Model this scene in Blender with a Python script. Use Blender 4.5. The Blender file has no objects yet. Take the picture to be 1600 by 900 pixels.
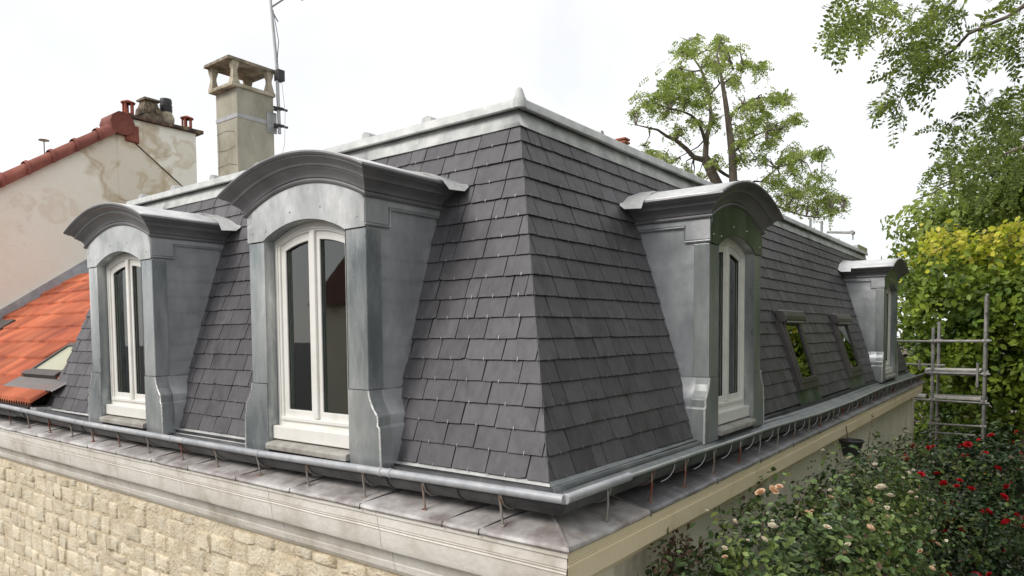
import bpy, bmesh, math, random
import numpy as np
from mathutils import Vector, Matrix, noise
random.seed(7); rng = np.random.default_rng(11)
scene = bpy.context.scene; COL = scene.collection

# ------------------------------------------------------------ camera
EYE = np.array([2.0049, -2.9435, .7901])
FPX, CY, PITCH, YAW, ROLL = 1077.75, 574.55, -.0503, .6505, -.0087
FWD = np.array([-math.sin(YAW)*math.cos(PITCH), math.cos(YAW)*math.cos(PITCH), math.sin(PITCH)])
_r = np.array([math.cos(YAW), math.sin(YAW), 0.]); _u = np.cross(_r, FWD)
RGT = _r*math.cos(ROLL)+_u*math.sin(ROLL); UPV = _u*math.cos(ROLL)-_r*math.sin(ROLL)
cd = bpy.data.cameras.new('camera'); cam = bpy.data.objects.new('camera', cd); COL.objects.link(cam)
cd.sensor_width = 36; cd.lens = 36*FPX/1600; cd.shift_y = (CY-450)/1600
cd.clip_start = .05; cd.clip_end = 2000
cam.matrix_world = Matrix(((RGT[0], UPV[0], -FWD[0], EYE[0]), (RGT[1], UPV[1], -FWD[1], EYE[1]),
                           (RGT[2], UPV[2], -FWD[2], EYE[2]), (0, 0, 0, 1)))
scene.camera = cam
def depth(x, y, d): return EYE+d*(FWD+RGT*(x-800)/FPX-UPV*(y-CY)/FPX)   # survey point: bearing + distance

# ------------------------------------------------------------ light
SUN_EL, SUN_AZ = math.radians(40), math.radians(202)      # azimuth from +Y clockwise: sun stands to the front left
w = bpy.data.worlds.new('World'); scene.world = w; w.use_nodes = True
nt = w.node_tree; nt.nodes.clear()
def wn(t): return nt.nodes.new(t)
out = wn('ShaderNodeOutputWorld'); mix = wn('ShaderNodeMixShader'); mix.inputs[0].default_value = .9
b1 = wn('ShaderNodeBackground'); b2 = wn('ShaderNodeBackground')
sky = wn('ShaderNodeTexSky'); sky.sky_type = 'NISHITA'; sky.sun_disc = False
sky.sun_elevation = SUN_EL; sky.sun_rotation = SUN_AZ
nt.links.new(sky.outputs[0], b1.inputs[0]); b1.inputs[1].default_value = .12
tc = wn('ShaderNodeTexCoord'); nz = wn('ShaderNodeTexNoise'); nz.inputs['Scale'].default_value = 2.2; nz.inputs['Detail'].default_value = 5
cr = wn('ShaderNodeValToRGB'); cr.color_ramp.elements[0].position = .3; cr.color_ramp.elements[1].position = .62
cr.color_ramp.elements[0].color = (.72, .725, .73, 1); cr.color_ramp.elements[1].color = (1, 1, 1, 1)
nt.links.new(tc.outputs['Generated'], nz.inputs['Vector']); nt.links.new(nz.outputs[0], cr.inputs[0]); nt.links.new(cr.outputs[0], b2.inputs[0])
b2.inputs[1].default_value = .74
nt.links.new(b1.outputs[0], mix.inputs[1]); nt.links.new(b2.outputs[0], mix.inputs[2]); nt.links.new(mix.outputs[0], out.inputs[0])
sd = bpy.data.lights.new('sun', 'SUN'); sd.energy = 1.5; sd.angle = math.radians(25); sd.color = (1, .96, .9)
so = bpy.data.objects.new('sun', sd); COL.objects.link(so)
sv = Vector((math.sin(SUN_AZ)*math.cos(SUN_EL), math.cos(SUN_AZ)*math.cos(SUN_EL), math.sin(SUN_EL)))
so.rotation_euler = sv.to_track_quat('Z', 'Y').to_euler()
scene.view_settings.view_transform = 'Standard'; scene.view_settings.look = 'None'
scene.view_settings.exposure = .76; scene.view_settings.gamma = 1
scene.cycles.max_bounces = 6; scene.cycles.transparent_max_bounces = 12

# ------------------------------------------------------------ materials
def mat(name, cols, scale=3, rough=.6, metal=0, bump=0, bscale=40, detail=6, island=0, stretch=(1, 1, 1), lo=.3, hi=.7,
        fine=0, fscale=60, rvar=0, trans=0, spec=.5, spots=None, objrand=0, bdist=.01, dist=0, stains=()):
    m = bpy.data.materials.new(name); m.use_nodes = True; n = m.node_tree.nodes; L = m.node_tree.links; n.clear()
    o = n.new('ShaderNodeOutputMaterial'); p = n.new('ShaderNodeBsdfPrincipled')
    g = n.new('ShaderNodeNewGeometry'); mp = n.new('ShaderNodeMapping'); mp.inputs['Scale'].default_value = stretch
    L.new(g.outputs['Position'], mp.inputs[0])
    t = n.new('ShaderNodeTexNoise'); t.inputs['Scale'].default_value = scale; t.inputs['Detail'].default_value = detail; t.inputs['Roughness'].default_value = .6
    t.inputs['Distortion'].default_value = dist
    L.new(mp.outputs[0], t.inputs['Vector'])
    r = n.new('ShaderNodeValToRGB'); e = r.color_ramp.elements
    while len(e) < len(cols): e.new(.5)
    for i, c in enumerate(cols):
        e[i].position = lo+(hi-lo)*i/max(1, len(cols)-1); e[i].color = (*c, 1)
    L.new(t.outputs[0], r.inputs[0]); c = r.outputs[0]
    def mul(c, fac_out, a, b):
        mr = n.new('ShaderNodeMapRange'); mr.inputs[3].default_value = a; mr.inputs[4].default_value = b; L.new(fac_out, mr.inputs[0])
        hs = n.new('ShaderNodeHueSaturation'); L.new(c, hs.inputs['Color']); L.new(mr.outputs[0], hs.inputs['Value']); return hs.outputs[0]
    if fine:
        t2 = n.new('ShaderNodeTexNoise'); t2.inputs['Scale'].default_value = fscale; t2.inputs['Detail'].default_value = 4; L.new(mp.outputs[0], t2.inputs['Vector'])
        c = mul(c, t2.outputs[0], 1-fine*1.6, 1+fine*1.6)
    if island: c = mul(c, g.outputs['Random Per Island'], 1-island, 1+island)
    if objrand:
        oi = n.new('ShaderNodeObjectInfo'); c = mul(c, oi.outputs['Random'], 1-objrand, 1+objrand)
    if spots:
        t3 = n.new('ShaderNodeTexNoise'); t3.inputs['Scale'].default_value = spots[1]; t3.inputs['Detail'].default_value = 8; t3.inputs['Roughness'].default_value = .7
        L.new(mp.outputs[0], t3.inputs['Vector'])
        r3 = n.new('ShaderNodeValToRGB'); r3.color_ramp.elements[0].position = spots[2]; r3.color_ramp.elements[1].position = spots[2]+.08
        L.new(t3.outputs[0], r3.inputs[0]); mx = n.new('ShaderNodeMix'); mx.data_type = 'RGBA'
        L.new(r3.outputs[0], mx.inputs[0]); L.new(c, mx.inputs[6]); mx.inputs[7].default_value = (*spots[0], 1); c = mx.outputs[2]
    for loc, rad, colr, thr in stains:
        vm = n.new('ShaderNodeVectorMath'); vm.operation = 'DISTANCE'; vm.inputs[1].default_value = loc; L.new(g.outputs['Position'], vm.inputs[0])
        t4 = n.new('ShaderNodeTexNoise'); t4.inputs['Scale'].default_value = 1.6/rad; t4.inputs['Detail'].default_value = 8; t4.inputs['Distortion'].default_value = .8; L.new(g.outputs['Position'], t4.inputs['Vector'])
        ma = n.new('ShaderNodeMath'); ma.operation = 'MULTIPLY_ADD'; ma.inputs[1].default_value = -1/rad; L.new(vm.outputs['Value'], ma.inputs[0]); ad = n.new('ShaderNodeMath'); ad.operation = 'MULTIPLY'; ad.inputs[1].default_value = 2.2
        L.new(t4.outputs[0], ad.inputs[0]); L.new(ad.outputs[0], ma.inputs[2])
        r4 = n.new('ShaderNodeValToRGB'); e4 = r4.color_ramp.elements; e4[0].position = thr; e4[0].color = (0, 0, 0, 1); e4[1].position = thr+.22; e4[1].color = (.75, .75, .75, 1)
        x = e4.new(thr+.42); x.color = (.30, .30, .30, 1); L.new(ma.outputs[0], r4.inputs[0])
        mx = n.new('ShaderNodeMix'); mx.data_type = 'RGBA'; L.new(r4.outputs[0], mx.inputs[0]); L.new(c, mx.inputs[6]); mx.inputs[7].default_value = (*colr, 1); c = mx.outputs[2]
    L.new(c, p.inputs['Base Color']); p.inputs['Roughness'].default_value = rough; p.inputs['Metallic'].default_value = metal
    p.inputs['Specular IOR Level'].default_value = spec
    if rvar:
        mr = n.new('ShaderNodeMapRange'); mr.inputs[3].default_value = rough-rvar; mr.inputs[4].default_value = rough+rvar; L.new(t.outputs[0], mr.inputs[0]); L.new(mr.outputs[0], p.inputs['Roughness'])
    if bump:
        tb = n.new('ShaderNodeTexNoise'); tb.inputs['Scale'].default_value = bscale; tb.inputs['Detail'].default_value = 5; L.new(mp.outputs[0], tb.inputs['Vector'])
        bp = n.new('ShaderNodeBump'); bp.inputs['Strength'].default_value = bump; bp.inputs['Distance'].default_value = bdist
        L.new(tb.outputs[0], bp.inputs['Height']); L.new(bp.outputs[0], p.inputs['Normal'])
    sh = p.outputs[0]
    if trans:
        tr = n.new('ShaderNodeBsdfTranslucent'); L.new(c, tr.inputs[0]); ms = n.new('ShaderNodeMixShader'); ms.inputs[0].default_value = trans
        L.new(sh, ms.inputs[1]); L.new(tr.outputs[0], ms.inputs[2]); sh = ms.outputs[0]
    L.new(sh, o.inputs[0]); return m
M = {}
M['slate'] = mat('slate', [(.057, .054, .058), (.095, .091, .097), (.073, .070, .075)], 5, .5, 0, .35, 30, island=.17, fine=.15, fscale=22, stretch=(1, 1, .6), rvar=.07, spec=.32, objrand=.17, spots=((.22, .22, .215), 40, .68), bdist=.006)
M['deck'] = mat('roof_deck', [(.02, .02, .02), (.03, .03, .03)], 4, .9)
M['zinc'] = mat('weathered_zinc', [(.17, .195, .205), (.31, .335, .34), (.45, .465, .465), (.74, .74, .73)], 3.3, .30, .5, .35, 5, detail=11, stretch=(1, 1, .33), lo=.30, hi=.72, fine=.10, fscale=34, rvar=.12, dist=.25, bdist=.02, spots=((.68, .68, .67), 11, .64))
M['zinc_green'] = mat('green_tinted_zinc', [(.075, .10, .08), (.14, .17, .15), (.24, .26, .26)], 3, .34, .5, .1, 10, stretch=(1, 1, .35), lo=.35, hi=.7, fine=.12, fscale=25, rvar=.1, dist=.5, bdist=.02)  # on the garden-side arches the green paints in the mirrored trees
M['zinc_mid'] = mat('reflection_tinted_zinc', [(.17, .19, .19), (.28, .30, .295), (.42, .435, .43)], 3.2, .34, .3, .35, 5, detail=10, stretch=(1, 1, .4), lo=.3, hi=.7, fine=.10, fscale=30, rvar=.1, bdist=.02)  # darker green copy of the zinc; mirrored garden painted into garden-side pilasters
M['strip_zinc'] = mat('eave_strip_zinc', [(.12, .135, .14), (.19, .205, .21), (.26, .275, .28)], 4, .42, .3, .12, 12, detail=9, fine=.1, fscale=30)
M['zinc_pale'] = mat('pale_front_zinc', [(.28, .295, .295), (.46, .47, .465), (.60, .605, .60), (.80, .80, .79)], 3.4, .32, .4, .35, 5, detail=11, stretch=(1, 1, .6), lo=.30, hi=.70, fine=.10, fscale=34, rvar=.1, bdist=.02)
M['zinc_cheek'] = mat('dull_zinc', [(.32, .335, .35), (.44, .455, .47), (.60, .61, .62)], 2.4, .32, .45, .4, 4, stretch=(1, 1, .7), fine=.08, fscale=22, rvar=.1, bdist=.03)
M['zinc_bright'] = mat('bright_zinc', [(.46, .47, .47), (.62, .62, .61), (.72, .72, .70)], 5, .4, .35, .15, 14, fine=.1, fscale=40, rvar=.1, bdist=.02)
M['zinc_roof'] = mat('pale_zinc', [(.34, .35, .35), (.47, .48, .47), (.60, .60, .58)], 6, .62, .1, .2, 9, detail=9, fine=.1, fscale=30, rvar=.08, bdist=.02, spots=((.62, .62, .6), 9, .62))
M['moulding'] = mat('painted_moulding', [(.145, .141, .149), (.19, .185, .193), (.24, .235, .242)], 4, .42, .1, .08, 10, fine=.06, rvar=.06)
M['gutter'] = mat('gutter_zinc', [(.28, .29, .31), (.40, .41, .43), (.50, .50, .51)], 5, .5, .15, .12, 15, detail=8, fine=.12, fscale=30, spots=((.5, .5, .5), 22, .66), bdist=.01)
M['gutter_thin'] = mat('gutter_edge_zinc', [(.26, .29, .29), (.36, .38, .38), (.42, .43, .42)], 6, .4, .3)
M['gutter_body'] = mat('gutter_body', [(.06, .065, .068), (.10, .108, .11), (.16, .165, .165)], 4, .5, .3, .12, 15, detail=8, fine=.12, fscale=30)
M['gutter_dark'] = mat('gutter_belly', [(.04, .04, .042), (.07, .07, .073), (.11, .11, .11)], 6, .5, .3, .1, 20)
M['lead_l'] = mat('stained_lead', [(.13, .10, .09), (.28, .25, .24), (.46, .44, .43), (.60, .58, .57)], 3.4, .5, .1, .2, 12, detail=9, lo=.28, hi=.66, fine=.12, fscale=30, spots=((.10, .065, .045), 6, .66), bdist=.01)
M['lead_r'] = mat('dark_lead', [(.10, .095, .10), (.18, .172, .182), (.36, .35, .375)], 3.4, .42, .2, .2, 12, detail=9, lo=.3, hi=.74, fine=.14, fscale=30, spots=((.40, .40, .43), 8, .60), bdist=.01)
M['solder'] = mat('solder_bead', [(.45, .45, .44), (.75, .75, .73)], 40, .35, .2, .4, 90)
M['steel'] = mat('hook_steel', [(.38, .38, .38), (.5, .5, .5)], 10, .4, .5)
M['rust'] = mat('rusty_bracket', [(.34, .32, .3), (.30, .26, .22), (.24, .07, .035)], 5, .6, .3, .2, 50, lo=.4, hi=.64)
M['white'] = mat('white_paint', [(.70, .68, .63), (.78, .765, .72), (.80, .785, .75)], 4, .4, 0, .04, 30, fine=.03, fscale=14)
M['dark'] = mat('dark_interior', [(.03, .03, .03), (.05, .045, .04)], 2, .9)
M['curtain'] = mat('net_curtain', [(.62, .64, .60), (.72, .74, .70)], 2, .9)
M['seal'] = mat('rubber_seal', [(.03, .03, .03), (.04, .04, .04)], 4, .6)
M['stone_sill'] = mat('sill_stone', [(.22, .19, .16), (.33, .31, .28), (.43, .42, .40)], 6, .75, 0, .3, 40, fine=.12, fscale=40)
M['cornice_l'] = mat('weathered_cornice', [(.46, .42, .35), (.66, .62, .56), (.74, .71, .66)], 2.4, .8, 0, .35, 30, detail=10, lo=.3, hi=.62, fine=.07, fscale=30, spots=((.27, .25, .21), 9, .68), bdist=.01)
M['cornice_r'] = mat('cream_cornice', [(.70, .57, .36), (.84, .71, .49), (.86, .74, .53)], 2, .7, 0, .15, 30, detail=8, lo=.3, hi=.6, fine=.04, fscale=30, spots=((.62, .58, .5), 26, .73))
M['wall_r'] = mat('stained_render', [(.52, .45, .35), (.80, .74, .60), (.86, .81, .68)], 1.8, .85, 0, .3, 25, detail=10, lo=.3, hi=.5, stretch=(1, 1, .6), fine=.05, spots=((.34, .30, .24), 3.6, .63))
M['mortar'] = mat('lime_mortar', [(.50, .41, .28), (.61, .52, .38), (.66, .58, .44)], 5, .9, 0, .9, 26, detail=9, fine=.1, fscale=50, bdist=.03)
M['stone'] = mat('rubble_stone', [(.47, .37, .24), (.62, .53, .39), (.70, .62, .475), (.73, .66, .53)], 6, .9, 0, .9, 45, detail=10, lo=.28, hi=.66, fine=.12, fscale=60, objrand=.13, spots=((.20, .135, .08), 22, .62), bdist=.02)
M['render'] = mat('cream_render', [(.74, .65, .49), (.88, .83, .70), (.93, .90, .79), (.94, .91, .81)], .5, .85, 0, .25, 6, detail=7, lo=.22, hi=.6, fine=.03, fscale=20, bdist=.04, dist=.7, spots=((.80, .74, .62), 1.6, .60), stains=(((-12.4, 3.55, 4.15), 1.0, (.50, .38, .22), .22), ((-12.4, 4.1, 3.6), .6, (.60, .48, .30), .25), ((-12.4, 4.6, 4.7), .5, (.66, .56, .40), .42), ((-12.4, 2.2, 3.2), .5, (.80, .73, .60), .5)))
M['chimney'] = mat('chimney_render', [(.22, .20, .14), (.33, .31, .25), (.42, .39, .31)], 3, .85, 0, .35, 25, detail=9, lo=.3, hi=.66, fine=.08, fscale=40, spots=((.19, .16, .11), 6, .66), stretch=(1, 1, .5))
M['slab'] = mat('chimney_slab', [(.13, .11, .08), (.34, .29, .2), (.46, .41, .32)], 6, .85, 0, .4, 40, lo=.35, hi=.6, fine=.15)
M['cap_slab'] = mat('cap_slab', [(.10, .085, .06), (.22, .18, .13), (.38, .33, .25)], 7, .85, 0, .4, 40, lo=.35, hi=.65, fine=.15)
M['slab_dark'] = mat('mossy_slab', [(.05, .035, .03), (.13, .08, .06), (.3, .25, .14)], 7, .9, 0, .5, 40, lo=.4, hi=.7, fine=.2)
M['tile'] = mat('red_tile', [(.30, .07, .035), (.47, .12, .052), (.57, .18, .085)], 1.6, .75, 0, .3, 50, island=.06, objrand=.24, fine=.08, fscale=40, spots=((.20, .06, .035), 9, .68))
M['ridge'] = mat('ridge_tile', [(.15, .04, .027), (.22, .06, .04), (.27, .09, .06)], 5, .75, 0, .3, 40, objrand=.15, fine=.1)
M['terracotta'] = mat('terracotta', [(.28, .07, .04), (.4, .12, .07)], 8, .8, fine=.1)
M['black'] = mat('black_plastic', [(.02, .02, .02), (.035, .035, .035)], 8, .5)
M['pot_stone'] = mat('mossy_pot', [(.05, .04, .03), (.14, .11, .08), (.28, .23, .13)], 20, .9, 0, .6, 60)
M['alu'] = mat('galvanised_pole', [(.34, .34, .34), (.45, .45, .45)], 9, .4, .5)
M['scaf'] = mat('scaffold_tube', [(.15, .15, .14), (.26, .25, .24), (.36, .34, .32)], 7, .55, .3, .2, 60, fine=.15, spots=((.48, .47, .45), 20, .62))
M['board'] = mat('scaffold_board', [(.33, .31, .28), (.50, .48, .44), (.62, .60, .56)], 7, .8, 0, .4, 40, fine=.15)
M['bark'] = mat('bark', [(.08, .06, .048), (.15, .12, .095), (.20, .165, .13)], 6, .9, 0, .8, 20, stretch=(1, 1, .3), bdist=.04)
M['twig'] = mat('twig', [(.09, .07, .05), (.16, .12, .09)], 9, .8)
def leafmat(name, cols, isl=.35, tr=.35, rough=.45, scale=1.2): return mat(name, cols, scale, rough, 0, 0, island=isl, trans=tr, lo=.35, hi=.65, spec=.35)
M['robinia'] = leafmat('robinia_leaf', [(.22, .30, .055), (.33, .42, .10), (.42, .48, .15)], .3, .45)
M['robinia_near'] = leafmat('robinia_near_leaf', [(.09, .13, .025), (.16, .22, .04), (.27, .34, .07)], .4, .4)
M['dense'] = leafmat('dense_leaf', [(.08, .125, .022), (.17, .23, .045), (.28, .36, .08)], .45, .45, scale=1.6)
M['vine'] = leafmat('vine_leaf', [(.065, .12, .018), (.15, .22, .028), (.28, .36, .045)], .45, .4, scale=1.4)
M['vine_young'] = leafmat('young_vine_leaf', [(.34, .42, .03), (.52, .54, .05), (.62, .50, .11)], .3, .4, scale=3)
M['rose_leaf'] = leafmat('rose_leaf', [(.044, .078, .032), (.095, .15, .052), (.20, .26, .08)], .65, .2, .32, 2.5)
M['rose_leaf_young'] = leafmat('young_rose_leaf', [(.09, .14, .03), (.13, .18, .04), (.17, .17, .05)], .4, .3, .4, 3)
M['rose_leaf_dark'] = leafmat('dark_rose_leaf', [(.018, .038, .016), (.038, .07, .026), (.08, .12, .04)], .6, .18, .32, 2.5)
M['dark_leaf'] = leafmat('shade_leaf', [(.015, .03, .012), (.03, .05, .018), (.05, .08, .022)], .5, .2, .5, 1)
M['dead'] = leafmat('dead_leaf', [(.10, .06, .04), (.16, .10, .07)], .4, .2)
M['petal_white'] = leafmat('white_petal', [(.75, .66, .5), (.85, .80, .68)], .1, .2, .6, 9)
M['petal_pink'] = leafmat('pink_petal', [(.70, .42, .27), (.82, .66, .46)], .15, .2, .6, 9)
M['petal_red'] = leafmat('red_petal', [(.42, .006, .015), (.62, .015, .03)], .25, .2, .5, 9)
M['ground'] = mat('garden_soil', [(.05, .038, .028), (.10, .078, .06), (.14, .11, .085), (.05, .07, .025)], 1.2, .95, 0, .7, 12, detail=10, fine=.2, bdist=.05)
M['street'] = mat('asphalt', [(.045, .045, .047), (.06, .06, .06)], 2, .85, 0, .3, 60)
M['brown_tile'] = mat('brown_roof', [(.10, .045, .03), (.16, .07, .05)], 4, .8, 0, .4, 30)
# window glass: fresnel mirror over a clear pane
def glass(name, tint, mirror):
    m = bpy.data.materials.new(name); m.use_nodes = True; n = m.node_tree.nodes; L = m.node_tree.links; n.clear()
    o = n.new('ShaderNodeOutputMaterial'); t = n.new('ShaderNodeBsdfTransparent'); t.inputs[0].default_value = (*tint, 1)
    g = n.new('ShaderNodeBsdfGlossy'); g.inputs['Roughness'].default_value = .015; g.inputs[0].default_value = (.95, .97, .95, 1)
    tb = n.new('ShaderNodeTexNoise'); tb.inputs['Scale'].default_value = 1.6; bp = n.new('ShaderNodeBump'); bp.inputs['Strength'].default_value = .22
    ge = n.new('ShaderNodeNewGeometry'); L.new(ge.outputs['Position'], tb.inputs['Vector']); L.new(tb.outputs[0], bp.inputs['Height']); L.new(bp.outputs[0], g.inputs['Normal'])
    f = n.new('ShaderNodeFresnel'); f.inputs[0].default_value = 1.5; a = n.new('ShaderNodeMath'); a.operation = 'MULTIPLY_ADD'; a.inputs[1].default_value = 1.0; a.inputs[2].default_value = mirror
    a.use_clamp = True; L.new(f.outputs[0], a.inputs[0]); mx = n.new('ShaderNodeMixShader'); L.new(a.outputs[0], mx.inputs[0]); L.new(t.outputs[0], mx.inputs[1]); L.new(g.outputs[0], mx.inputs[2]); L.new(mx.outputs[0], o.inputs[0]); return m
M['glass'] = glass('window_glass', (.7, .75, .71), .07)
M['glass_sky'] = glass('roof_window_glass', (.3, .34, .3), .10)

# ------------------------------------------------------------ mesh helpers
class MB:
    def __init__(s): s.v = []; s.f = []
    def add(s, vs, fs):
        b = len(s.v); s.v += [tuple(map(float, p)) for p in vs]; s.f += [tuple(b+i for i in f) for f in fs]; return s
    def box(s, a, b, jit=0):
        x0, y0, z0 = a; x1, y1, z1 = b
        vs = [(x0, y0, z0), (x1, y0, z0), (x1, y1, z0), (x0, y1, z0), (x0, y0, z1), (x1, y0, z1), (x1, y1, z1), (x0, y1, z1)]
        if jit: vs = [tuple(c+random.uniform(-jit, jit) for c in p) for p in vs]
        return s.add(vs, [(0, 3, 2, 1), (4, 5, 6, 7), (0, 1, 5, 4), (1, 2, 6, 5), (2, 3, 7, 6), (3, 0, 4, 7)])
    def grid(s, P, flip=False):
        r, c = len(P), len(P[0]); fs = []
        for i in range(r-1):
            for j in range(c-1):
                q = (i*c+j, i*c+j+1, (i+1)*c+j+1, (i+1)*c+j); fs.append(q[::-1] if flip else q)
        return s.add([p for row in P for p in row], fs)
    def tube(s, pts, r, n=8, caps=True):
        P = [Vector(p) for p in pts]; rs = r if isinstance(r, (list, tuple)) else [r]*len(P); rings = []
        up = Vector((0, 0, 1)); d0 = (P[1]-P[0]).normalized()
        if abs(d0.dot(up)) > .95: up = Vector((1, 0, 0))
        for i, p in enumerate(P):
            d = (P[min(i+1, len(P)-1)]-P[max(i-1, 0)]).normalized(); a = d.cross(up)
            if a.length < 1e-4: a = d.cross(Vector((0, 1, 0)))
            a.normalize(); b = d.cross(a).normalized(); up = -b if (-b).dot(up) > 0 else b
            rings.append([tuple(p+(a*math.cos(2*math.pi*k/n)+b*math.sin(2*math.pi*k/n))*rs[i]) for k in range(n)])
        base = len(s.v); vs = [q for g in rings for q in g]; fs = []
        for i in range(len(P)-1):
            for k in range(n): fs.append((i*n+k, i*n+(k+1) % n, (i+1)*n+(k+1) % n, (i+1)*n+k))
        if caps: fs += [tuple(range(n))[::-1], tuple((len(P)-1)*n+k for k in range(n))]
        return s.add(vs, fs)
    def extrude(s, poly, fn, a, b):      # polygon of (p,q), fn(p,q,t) -> xyz
        n = len(poly); vs = [fn(p, q, a) for p, q in poly]+[fn(p, q, b) for p, q in poly]
        return s.add(vs, [tuple(range(n)), tuple(range(2*n-1, n-1, -1))]+[(i, i+n, (i+1) % n+n, (i+1) % n) for i in range(n)])
    def ring(s, o, i, fn, a, b):
        n = len(o); vs = [fn(*p, a) for p in o]+[fn(*p, a) for p in i]+[fn(*p, b) for p in o]+[fn(*p, b) for p in i]; fs = []
        for k in range(n):
            j = (k+1) % n
            fs += [(k, j, n+j, n+k), (2*n+k, 3*n+k, 3*n+j, 2*n+j), (k, 2*n+k, 2*n+j, j), (n+k, n+j, 3*n+j, 3*n+k)]
        return s.add(vs, fs)
    def lathe(s, prof, c=(0, 0, 0), n=14):
        P = [[(c[0]+r*math.cos(2*math.pi*k/n), c[1]+r*math.sin(2*math.pi*k/n), c[2]+z) for k in range(n+1)] for r, z in prof]
        return s.grid(P)
    def build(s, name, m, parent=None, smooth=False, bevel=0, fix=True):
        me = bpy.data.meshes.new(name); me.from_pydata(s.v, [], s.f)
        if fix:
            bm = bmesh.new(); bm.from_mesh(me)
            if smooth: bmesh.ops.remove_doubles(bm, verts=bm.verts, dist=1e-5)
            bmesh.ops.recalc_face_normals(bm, faces=bm.faces); bm.to_mesh(me); bm.free()
        ms = m if isinstance(m, list) else [m]
        for x in ms: me.materials.append(x)
        if smooth:
            me.polygons.foreach_set('use_smooth', [True]*len(me.polygons)); me.set_sharp_from_angle(angle=math.radians(smooth if smooth > 1 else 40))
        o = bpy.data.objects.new(name, me); COL.objects.link(o)
        if parent: o.parent = parent
        if bevel:
            b = o.modifiers.new('bevel', 'BEVEL'); b.width = bevel; b.segments = 2; b.limit_method = 'ANGLE'; b.angle_limit = math.radians(40)
        return o
def thing(name, label, cat, loc=(0, 0, 0), group=None):
    o = bpy.data.objects.new(name, None); COL.objects.link(o); o.location = loc; o.empty_display_size = .2
    o['label'] = label; o['category'] = cat
    if group: o['group'] = group
    return o
def tag(o, label=None, cat=None, group=None, kind=None):
    for k, v in (('label', label), ('category', cat), ('group', group), ('kind', kind)):
        if v: o[k] = v
    return o
def place(o, parent):      # keep world coordinates under a parent that has its own location
    o.parent = parent; o.matrix_parent_inverse = Matrix.Translation(-Vector(parent.location)); return o
def lerp_tab(tab, x):
    xs = [a for a, b in tab]; ys = [b for a, b in tab]; return float(np.interp(x, xs, ys))

# ------------------------------------------------------------ ground and street
MB().grid([[(x, y, -3.3+.0) for x in (-200, 0.2, 300)] for y in (-.2, 400)]).build('garden_ground', M['ground'])['kind'] = 'structure'
MB().grid([[(x, y, -3.304) for x in (-300, 300)] for y in (-300, 400)]).build('street', M['street'])['kind'] = 'structure'
MB().box((-60, -3.0, -3.4), (4, -.22, -3.17)).build('pavement', M['stone_sill'])['kind'] = 'structure'

# ------------------------------------------------------------ the mansard house
H, A = 2.11, .657; SL = math.hypot(H, A); NR = 17; EX = SL/NR; KV = A/SL; KZ = H/SL
house = thing('mansard_house', 'stone house with slate mansard roof, arched zinc dormers and hanging gutter', 'house', (0, 0, -3.3))
def HP(mb, name, m, **k): return place(mb.build(name, m, **k), house)
LEFT = dict(o=Vector((0, 0, 0)), u=Vector((-1, 0, 0)), v=Vector((0, KV, KZ)), n=Vector((0, -KZ, KV)))
RIGHT = dict(o=Vector((0, 0, 0)), u=Vector((0, 1, 0)), v=Vector((-KV, 0, KZ)), n=Vector((KZ, 0, KV)))
def FP(F, s, v, n=0): return F['o']+F['u']*s+F['v']*v+F['n']*n
SLE = lambda v: 6.69-.285*v          # left end of the left face
SRE = lambda v: 12.5-KV*v
# deck
d = MB()
XL, XT, YE, YT = -6.69, -6.06, 12.5, 11.85
d.add([(0, 0, 0), (XL, 0, 0), (XT, A, H), (-A, A, H)], [(0, 1, 2, 3)])
d.add([(0, 0, 0), (0, YE, 0), (-A, YT, H), (-A, A, H)], [(0, 1, 2, 3)])
d.add([(0, YE, 0), (XL, YE, 0), (XT, YT, H), (-A, YT, H)], [(0, 1, 2, 3)])
d.add([(XL, 0, 0), (XL, YE, 0), (XT, YT, H), (XT, A, H)], [(0, 1, 2, 3)])
HP(d, 'roof_deck', M['deck'])
HP(MB().box((XT, A+.02, H), (-A-.02, YT, 2.262)), 'terrace_roof', M['zinc_roof'])

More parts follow.
